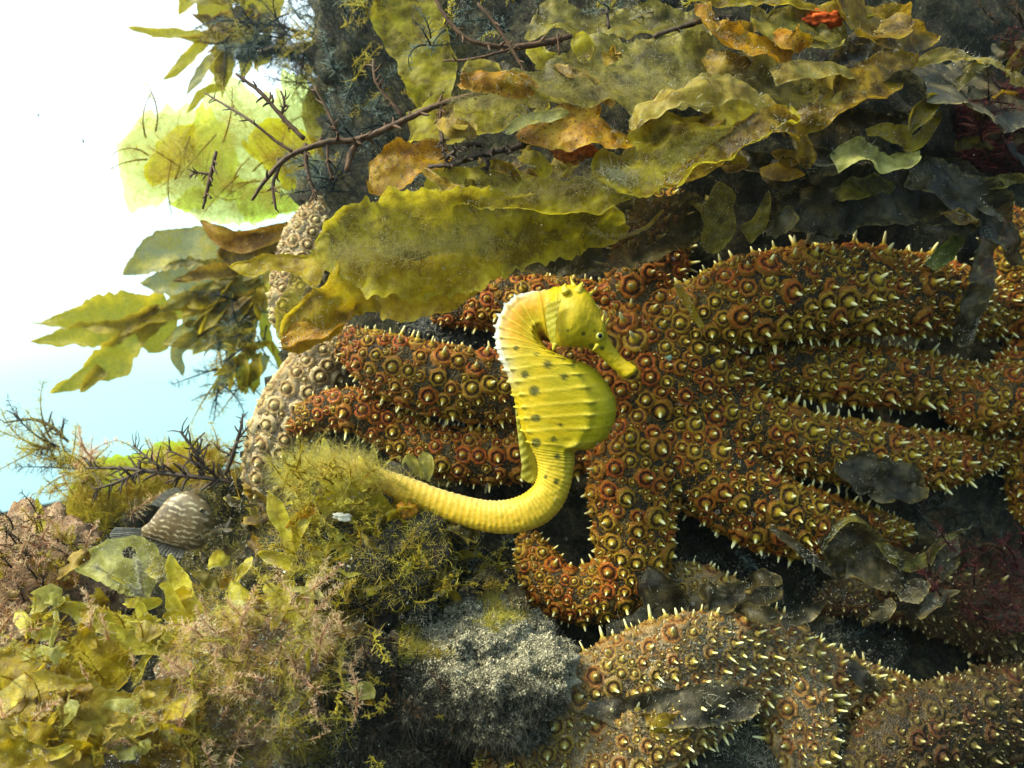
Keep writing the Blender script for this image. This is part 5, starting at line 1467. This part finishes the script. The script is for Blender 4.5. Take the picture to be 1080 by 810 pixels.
def feather(label, zones, mat, seed, nf, ln, d, ang, spread=.6, leafw=.0006, dens=2.2, br=.32, group='feathery seaweeds'):
    """seaweed of many feather-like fronds: a thin stem with fine side branchlets that fork once"""
    rs = random.Random(seed)
    nr = np.random.RandomState(seed)
    root = None
    for i in range(nf):
        z = zones[i % len(zones)]
        x, y = z[0] + rs.uniform(-1, 1) * z[2], z[1] + rs.uniform(-1, 1) * z[3]
        a, l = ang + rs.gauss(0, spread), ln * rs.uniform(.55, 1.3)
        b, dd = rs.gauss(0, .8), d + rs.uniform(-.02, .02)
        P_ = [(x, y, dd + .015, 1.1)]
        for j in range(1, 5):
            aa = a + b * j / 4
            P_.append((P_[-1][0] + l / 4 * math.cos(aa), P_[-1][1] - l / 4 * math.sin(aa), dd + rs.uniform(-.012, .012), 1.1 - .2 * j))
        n = int(max(8, l / 2))
        Q = catmull(np.array(P_), n)
        C = W(Q[:, 0], Q[:, 1], Q[:, 2])
        T, S, N = frames(C)
        m = int(n * dens)
        k = nr.randint(1, n, m)
        u = k / n
        sd = nr.choice((-1, 1), m)
        tw = nr.uniform(-1.1, 1.1, m)
        D = unit(T[k] * .55 + (S[k] * np.cos(tw)[:, None] + N[k] * np.sin(tw)[:, None]) * sd[:, None])
        L_ = l * PX(dd) * br * (1 - .75 * u)
        V1, F1, a1 = strand_arrays(C[k], D, 1.0, leafw, .5, seed + i, 3, .12)
        per = 8
        base = np.repeat(C[k], per, 0)
        V1 = base + (V1 - base) * np.clip(np.repeat(L_, per), .0015, None)[:, None]
        # widths were scaled with the length: put them back
        c_ = V1.reshape(m, 4, 2, 3)
        mid = c_.mean(2, keepdims=True)
        wv = unit(c_ - mid)
        c_ = mid + wv * (leafw * .5 * np.array([1, .8, .6, .25]))[None, :, None, None]
        V1 = c_.reshape(-1, 3)
        # second order twiglets
        src = mid[:, 1:3, 0].reshape(-1, 3)
        V2, F2, a2 = strand_arrays(src, np.repeat(D, 2, 0), .18 * l * PX(dd) * br * 1.6, leafw * .7, .6, seed + i + 500, 2, .8)
        V3, F3, _, _ = tube_arrays(P_, 5, n, 1.0, .1, seed)
        V = np.vstack([V1, V2, V3])
        F = F1.tolist() + (F2 + len(V1)).tolist() + [[q + len(V1) + len(V2) for q in f] for f in F3]
        at = {'along': np.concatenate([a1['along'] * .8 + .1, a2['along'] * .3 + .6, np.full(len(V3), .1)]), 'rnd': np.concatenate([np.full(len(V1), rs.random()), np.full(len(V2), rs.random()), np.full(len(V3), .2)])}
        if root is None:
            root = tag(empty('feathery_seaweed', C[0]), label, 'seaweed', group)
        build('frond', V, F, M[mat] if isinstance(mat, str) else M[rs.choice(mat)], root, attrs=at)
    return root
M['s_teal'] = strand_mat('teal_filament', (0.05, 0.075, 0.075), (0.34, 0.42, 0.36), .5, .5)
U = math.pi
feather('slate-teal feathery seaweed covering the rock face at the top left', [(380, 40, 40, 50), (390, 120, 36, 50), (350, 190, 12, 20), (430, 150, 30, 40)], ['s_teal', 's_blue', 's_olive', 's_teal'], 301, 60, 46, .715, 2.2, 1.2)
feather('teal feathery seaweed fringing the rock against white water at the top left', [(345, 30, 12, 30), (345, 100, 8, 30), (320, 30, 20, 16), (290, 40, 20, 16), (255, 30, 20, 16), (345, 60, 12, 40)], ['s_teal', 's_blue', 's_olive', 's_brown'], 302, 60, 50, .80, 2.9, .7)
feather('teal and tan feathery seaweed at the top edge between the twigs', [(500, 25, 50, 24), (600, 10, 60, 14), (700, 10, 40, 12)], ['s_teal', 's_olive', 's_grey', 's_blue'], 303, 40, 34, .655, 1.6, .9)
feather('slate olive feathery seaweed hanging in the gap beside the pale star arm', [(262, 330, 20, 24), (250, 370, 22, 24), (245, 400, 18, 16)], ['s_blue', 's_olive', 's_teal'], 304, 40, 44, .88, 4.2, .9)
feather('yellow-brown feathery seaweed tufts behind the striped fish', [(110, 530, 36, 22), (190, 510, 44, 16), (240, 500, 30, 18), (80, 500, 20, 18)], ['s_yellow', 's_olive', 's_pink', 's_olive'], 305, 64, 44, .735, 1.9, .8)
feather('pinkish tan feathery seaweed mound at the bottom beside the pale boulder', [(230, 690, 40, 40), (300, 660, 50, 40), (270, 750, 60, 40), (340, 720, 40, 50), (220, 790, 40, 30)], ['s_pink', 's_pink', 's_mist', 's_olive'], 306, 130, 40, .488, 2.0, 1.1)
feather('pinkish brown feathery seaweed on the boulder at the left edge', [(30, 580, 50, 26), (20, 650, 40, 40), (80, 590, 16, 14), (20, 565, 40, 12)], ['s_pink', 's_brown', 's_pink', 's_yellow'], 307, 84, 36, .585, 1.9, 1.0)
feather('yellow-olive feathery seaweed around the end of the seahorse tail', [(340, 520, 40, 26), (390, 560, 50, 40), (430, 610, 40, 24), (340, 600, 30, 36)], ['s_olive', 's_yellow', 's_mist', 's_olive'], 308, 80, 36, .548, 1.6, 1.2)
feather('dark green feathery seaweed in the shade under the tail bend', [(470, 590, 40, 30), (520, 600, 30, 26), (450, 640, 40, 20)], ['s_dark', 's_teal', 's_olive', 's_dark'], 309, 44, 32, .585, 1.6, 1.2)
feather('dark feathery seaweed hanging below the pale boulder', [(430, 760, 50, 40), (500, 780, 40, 24), (400, 700, 20, 40)], ['s_dark', 's_dark', 's_olive', 's_brown'], 310, 50, 34, .505, 4.4, .9)
feather('dark reddish feathery seaweed in the shade at the right edge', [(1050, 130, 30, 40), (1070, 60, 20, 40), (1040, 600, 40, 24), (1000, 620, 30, 16)], ['s_red', 's_brown', 's_red'], 311, 44, 40, .575, 1.9, 1.0)
feather('pale yellow feathery seaweed inside the gelatinous sheets at the upper left', [(180, 165, 34, 26), (240, 170, 40, 34), (300, 165, 40, 36), (330, 200, 26, 14)], ['s_mist', 's_yellow', 's_mist', 's_olive'], 313, 46, 50, .775, 2.8, 1.0, leafw=.0004)
feather('murky green-brown feathery seaweed in the gaps between the lower right arms', [(760, 600, 40, 16), (930, 520, 50, 16), (1010, 560, 50, 24), (900, 640, 60, 20), (880, 700, 40, 24), (730, 560, 14, 26)], ['s_murk', 's_brown', 's_dark', 's_teal'], 314, 70, 34, .655, 1.6, 1.2)
feather('pale downy seaweed wrapped round the tip of the seahorse tail', [(350, 500, 34, 14), (385, 500, 22, 12), (320, 505, 24, 18)], ['s_mist', 's_mist', 's_yellow'], 315, 46, 30, .547, 2.0, 1.2, leafw=.0004)
feather('pale yellow-green feathery seaweed between the leafy lobes at the lower left', [(60, 690, 50, 30), (130, 690, 50, 30), (60, 770, 60, 30), (150, 770, 50, 30)], ['s_mist', 's_yellow', 's_pink', 's_mist'], 316, 60, 34, .475, 1.9, 1.0)
feather('wispy brown feathery seaweed reaching left over the open water', [(86, 492, 20, 10), (60, 470, 16, 8), (110, 500, 16, 10)], ['s_olive', 's_brown', 's_yellow'], 312, 22, 60, .78, 2.8, .45)

# small things
def lump(name, label, c, r, mat, seed, amp=.35, cat='shell', sub=3):
    bm = bmesh.new()
    bmesh.ops.create_icosphere(bm, subdivisions=sub, radius=1.0)
    V = np.array([v.co[:] for v in bm.verts])
    F = [[v.index for v in f.verts] for f in bm.faces]
    bm.free()
    V = V * (1 + amp * fbm(V, 1.6, 3, seed))[:, None] * np.array([r[0], r[2], r[1]]) * PX(c[2]) + W(*c)
    return tag(build(name, V, np.array(F), mat), label, cat)
lump('shell_chip', 'white broken shell chip lying in the yellow seaweed left of the tail', (361, 545, .552), (8, 4, 2), M['shell'], 4, 1.1)
lump('sponge', 'small orange sponge knob under the end of the tail', (429, 539, .556), (11, 10, 8), plain_mat('orange_sponge', (0.55, 0.24, 0.02), 0.7, 0.2, 0.1, 0.4, 350), 7, .4, 'sponge', 4)
lump('sponge', 'bright red-orange sponge patch at the top of the picture', (868, 20, .565), (20, 9, 9), plain_mat('red_sponge', (0.55, 0.09, 0.015), 0.7, 0.2, 0.0, 0.5, 350), 9, .7, 'sponge', 4)
lump('sponge', 'rusty sponge in the shade under the rust-orange sheet', (605, 158, .545), (22, 12, 9), plain_mat('rust_sponge', (0.30, 0.09, 0.012), 0.7, 0.2, 0.0, 0.5, 350), 11, .6, 'sponge', 4)
lump('pebble', 'pale green pebble stuck to the sea star right of the seahorse snout', (705, 377, .615), (4, 5, 3), plain_mat('green_pebble', (0.24, 0.38, 0.28), 0.6, 0.2, 0, .3, 300), 12, .2, 'pebble')

# ------------------------------------------------------------------ ground cover nobody could count
ALL = [(-20, 560), (120, 540), (280, 480), (300, 300), (345, 200), (350, -20), (1110, -20), (1110, 840), (-20, 840)]
def grain_arrays(R, Nn, size, seed):
    rs = np.random.RandomState(seed)
    n = len(R)
    r = size * rs.uniform(.4, 1.5, n) ** 1.5
    A = rs.normal(0, 1, (n, 4, 3))
    V = R[:, None] + Nn[:, None] * (r * .4)[:, None, None] + unit(A) * r[:, None, None]
    q = np.array([[0, 1, 2], [0, 2, 3], [0, 3, 1], [1, 3, 2]])
    F = (np.arange(n)[:, None, None] * 4 + q[None]).reshape(-1, 3)
    return V.reshape(-1, 3), F

def grains(name, poly, n, size, mat, seed, clump=0.0):
    R, Nn = sample(poly, n, seed, clump)
    V, F = grain_arrays(R, Nn, size, seed)
    return tag(build(name, V, F, mat, smooth=True), kind='stuff')
M['grain'] = plain_mat('silt_grain', (0.50, 0.45, 0.31), .8, .2, 0, .7, 300)
M['grain_dark'] = plain_mat('dark_silt_grain', (0.10, 0.09, 0.06), .8, .2, 0, .8, 300)
M['grain_light'] = plain_mat('pale_silt_grain', (0.55, 0.53, 0.42), .8, .2, 0, .5, 300)
turf('dark_turf', ALL, 12000, .010, .0006, M['s_dark'], 101, 1.0, .8)
turf('slate_turf', [(330, -20), (560, -20), (560, 60), (420, 200), (335, 190)], 6000, .014, .0006, M['s_blue'], 102, 1.0, .8)
turf('pink_turf', [(170, 630), (250, 600), (330, 615), (400, 650), (395, 720), (350, 830), (170, 830), (170, 730)], 9000, .008, .0004, M['s_pink'], 103, 2.2, .9, clump=.42)
leaf_turf('leafy_turf', [(180, 630), (250, 610), (330, 625), (390, 660), (350, 830), (180, 830)], 2600, .006, .002, M['tan'], 125, 1.0, .4)
grains('silt_grains', [(180, 630), (250, 610), (330, 625), (390, 660), (350, 830), (180, 830)], 5000, .0008, M['grain_light'], 207, .5)
turf('tan_turf', [(170, 630), (250, 600), (330, 615), (400, 650), (395, 720), (350, 830), (170, 830), (170, 730)], 8000, .013, .0005, M['s_olive'], 113, 1.3, .8, clump=.5)
turf('pink_turf', [(-20, 560), (60, 555), (95, 590), (95, 720), (-20, 760)], 7000, .012, .0006, M['s_pink'], 104, 1.2, .8)
turf('olive_turf', [(300, 480), (470, 500), (500, 600), (380, 660), (280, 640)], 6000, .009, .0005, M['s_olive'], 105, 1.6, .8)
turf('olive_turf', [(220, 470), (300, 440), (330, 560), (260, 640), (190, 600)], 4000, .009, .0005, M['s_olive'], 106, 1.6, .8)
turf('grey_turf', [(430, 640), (560, 628), (606, 680), (590, 760), (470, 790), (420, 720)], 7000, .0035, .0007, M['s_grey'], 107, .8, .9)
turf('dark_turf', [(340, 700), (460, 700), (520, 800), (500, 830), (330, 830)], 6000, .013, .0006, M['s_dark'], 108, .8, .6, droop=1.0)
turf('grey_turf', [(740, 690), (880, 620), (900, 760), (860, 830), (760, 800)], 5000, .009, .0006, M['s_grey'], 109, 1.0, .8)
turf('red_turf', [(960, 580), (1100, 580), (1100, 680), (980, 680)], 4000, .010, .0007, M['s_red'], 110, 1.0, .8)
turf('red_turf', [(1000, 100), (1090, 90), (1090, 190), (1010, 180)], 1800, .022, .0010, M['s_red'], 111, .7, .5)
leaf_turf('leafy_turf', [(-20, 560), (120, 560), (260, 640), (240, 830), (-20, 830)], 600, .012, .004, M['tan'], 122, .9)
leaf_turf('leafy_turf', [(300, 500), (470, 520), (500, 620), (400, 650), (310, 600)], 420, .012, .004, M['yellow'], 120, .9, .4)
leaf_turf('leafy_turf', [(600, 30), (1100, -20), (1100, 230), (860, 250), (700, 230), (560, 200)], 900, .018, .012, M['dark'], 123, .9)

grains('silt_grains', [(430, 640), (560, 628), (606, 680), (590, 760), (470, 790), (420, 720)], 18000, .0007, M['grain'], 201)
turf('dark_turf', [(430, 725), (590, 705), (600, 750), (560, 810), (420, 810)], 5000, .012, .0006, M['s_dark'], 118, .8, .5, droop=1.6)
turf('olive_turf', [(420, 640), (520, 610), (560, 650), (470, 690), (420, 700)], 3500, .008, .0005, M['s_olive'], 119, 1.2, .8, clump=.5)
grains('silt_grains', [(340, 560), (560, 560), (600, 700), (500, 830), (340, 830)], 6000, .0011, M['grain_dark'], 202, .5)
grains('silt_grains', ALL, 5000, .0007, M['grain_dark'], 203, .6)
grains('silt_grains', [(-20, 560), (380, 560), (380, 830), (-20, 830)], 6000, .0010, M['grain_light'], 204, .4)
TARGETS += STARS
MURK = [(690, 610), (780, 590), (900, 600), (960, 680), (900, 760), (880, 830), (760, 830), (740, 760), (680, 720)]
turf('grey_turf', MURK, 9000, .008, .0005, M['s_murk'], 115, 1.2, .8, clump=.45)
grains('silt_grains', MURK, 7000, .0008, M['grain'], 205, .5)
grains('silt_grains', [(-20, 200), (1100, 200), (1100, 830), (-20, 830)], 7000, .0006, M['grain_dark'], 206, .5)
turf('brown_turf', [(940, 570), (1100, 560), (1100, 700), (960, 690)], 6000, .008, .0006, M['s_brown'], 116, 1.1, .8, clump=.4)
# silt and short fuzz on the seaweed sheets
BV = np.vstack(BLADES[0])
BN = np.vstack(BLADES[1])
rs = np.random.RandomState(77)
k = rs.randint(0, len(BV), 46000)
k = k[(BV[k][:, 1] < .68)]
k = k[np.array([noise.noise(Vector(p) * 38) for p in BV[k].tolist()]) + rs.uniform(-.25, .25, len(k)) > 0.02][:18000]
jit = rs.normal(0, .0012, (len(k), 3))
V, F = grain_arrays(BV[k] + jit * np.array([1, .3, 1]), BN[k], .00042, 78)
tag(build('silt_grains', V, F, M['grain_light'], smooth=False), kind='stuff')
k2 = k[:9000]
V, F, at = strand_arrays(BV[k2], BN[k2] + np.array([0, 0, .4]), .005, .00035, .9, 79, 3, .7)
tag(build('seaweed_fuzz', V, F, M['s_white'], attrs=at), kind='stuff')

def mist(name, lines, n, ln, w, mat, seed, rad, curl=1.3):
    """cloud of very fine filaments about a few centre lines"""
    rs = np.random.RandomState(seed)
    R, Dv = [], []
    per = n // len(lines)
    for l in lines:
        Q = catmull(np.array(l, float), 200)
        k = rs.randint(0, 200, per)
        q = Q[k]
        r = q[:, 3] * np.abs(rs.normal(0, .55, per))
        an = rs.uniform(0, 2 * math.pi, per)
        el = rs.uniform(-1, 1, per)
        c = W(q[:, 0] + r * np.cos(an), q[:, 1] + r * np.sin(an), q[:, 2] + r * el * PX(.7))
        R.append(c)
        Dv.append(rs.normal(0, 1, (per, 3)) + np.array([-.3, 0, 0]))
    V, F, at = strand_arrays(np.vstack(R), np.vstack(Dv), ln, w, curl, seed, 5, .6)
    return tag(build(name, V, F, mat, attrs=at), kind='stuff')

mist('filament_algae', [[(160, 165, .80, 30), (190, 150, .80, 44), (205, 175, .80, 40), (180, 200, .80, 22)], [(230, 130, .78, 40), (290, 140, .78, 56), (340, 160, .77, 44)], [(200, 200, .79, 30), (270, 200, .78, 44), (330, 205, .77, 34)]], 6000, .03, .0003, M['s_mist'], 131, 1)
mist('filament_algae', [[(195, 145, .79, 14), (200, 165, .79, 16), (168, 190, .79, 14)], [(285, 165, .77, 20), (320, 175, .77, 20)]], 900, .022, .0004, M['s_yellow'], 132, 1)
mist('filament_algae', [[(90, 500, .76, 22), (110, 540, .76, 26), (140, 520, .76, 24), (190, 490, .75, 24), (230, 480, .74, 20)], [(100, 560, .75, 16), (85, 540, .75, 16)]], 9000, .022, .0006, M['s_yellow'], 133, 1)
mist('filament_algae', [[(300, 500, .60, 24), (350, 490, .60, 22), (385, 495, .57, 16)]], 4000, .02, .0004, M['s_mist'], 134, 1)
mist('filament_algae', [[(370, 490, .552, 10), (395, 500, .548, 16), (430, 515, .55, 9)]], 1800, .009, .0003, M['s_mist'], 135, 1)
mist('filament_algae', [[(250, 60, .86, 10), (290, 50, .86, 14), (340, 70, .84, 18), (350, 20, .84, 24)]], 4000, .016, .0007, M['s_blue'], 138, 1)
mist('filament_algae', [[(480, 110, .525, 20), (560, 100, .53, 30), (660, 90, .53, 34), (780, 90, .53, 30)], [(440, 215, .55, 24), (560, 205, .54, 24), (690, 175, .52, 30), (780, 140, .515, 22)], [(350, 270, .555, 30), (430, 260, .54, 36), (520, 250, .545, 30)]], 16000, .0075, .00026, M['s_silt'], 140, 1)
mist('filament_algae', [[(640, 185, .53, 10), (660, 190, .528, 12), (690, 195, .53, 8)]], 1200, .008, .0004, M['s_white'], 139, 1)

rs = np.random.RandomState(5)
n = 900
d = rs.uniform(.28, .9, n)
c = W(rs.uniform(-40, 1120, n), rs.uniform(-40, 850, n), d)
r = rs.uniform(.00012, .00045, n) * (0.6 + 0.4 * (d > .45))
o6 = np.array([[1, 0, 0], [-1, 0, 0], [0, 1, 0], [0, -1, 0], [0, 0, 1], [0, 0, -1]], float)
f8 = np.array([[0, 2, 4], [2, 1, 4], [1, 3, 4], [3, 0, 4], [2, 0, 5], [1, 2, 5], [3, 1, 5], [0, 3, 5]])
V = (c[:, None] + o6[None] * r[:, None, None]).reshape(-1, 3)
F = (np.arange(n)[:, None, None] * 6 + f8[None]).reshape(-1, 3)
tag(build('drifting_specks', V, F, M['snow']), kind='stuff')

# ------------------------------------------------------------------ the water's haze
HAZE = 0.022
if HAZE:
    allv = V
    lo, hi = np.array([-4.5, -1.5, -3.0]), np.array([4.5, 5.0, 3.0])
    c8 = np.array([[x, y, z] for x in (lo[0], hi[0]) for y in (lo[1], hi[1]) for z in (lo[2], hi[2])])
    fb = [[0, 1, 3, 2], [4, 6, 7, 5], [0, 4, 5, 1], [2, 3, 7, 6], [0, 2, 6, 4], [1, 5, 7, 3]]
    m, nt, nd, lk = mat_new('water_haze')
    pv = N_(nt, 'ShaderNodeVolumePrincipled')
    pv.inputs['Color'].default_value = (0.60, 0.92, 1.0, 1)
    pv.inputs['Density'].default_value = HAZE
    pv.inputs['Anisotropy'].default_value = 0.78
    o = N_(nt, 'ShaderNodeOutputMaterial')
    lk.new(pv.outputs[0], o.inputs['Volume'])
    tag(build('haze', c8, fb, m, smooth=False), kind='stuff')
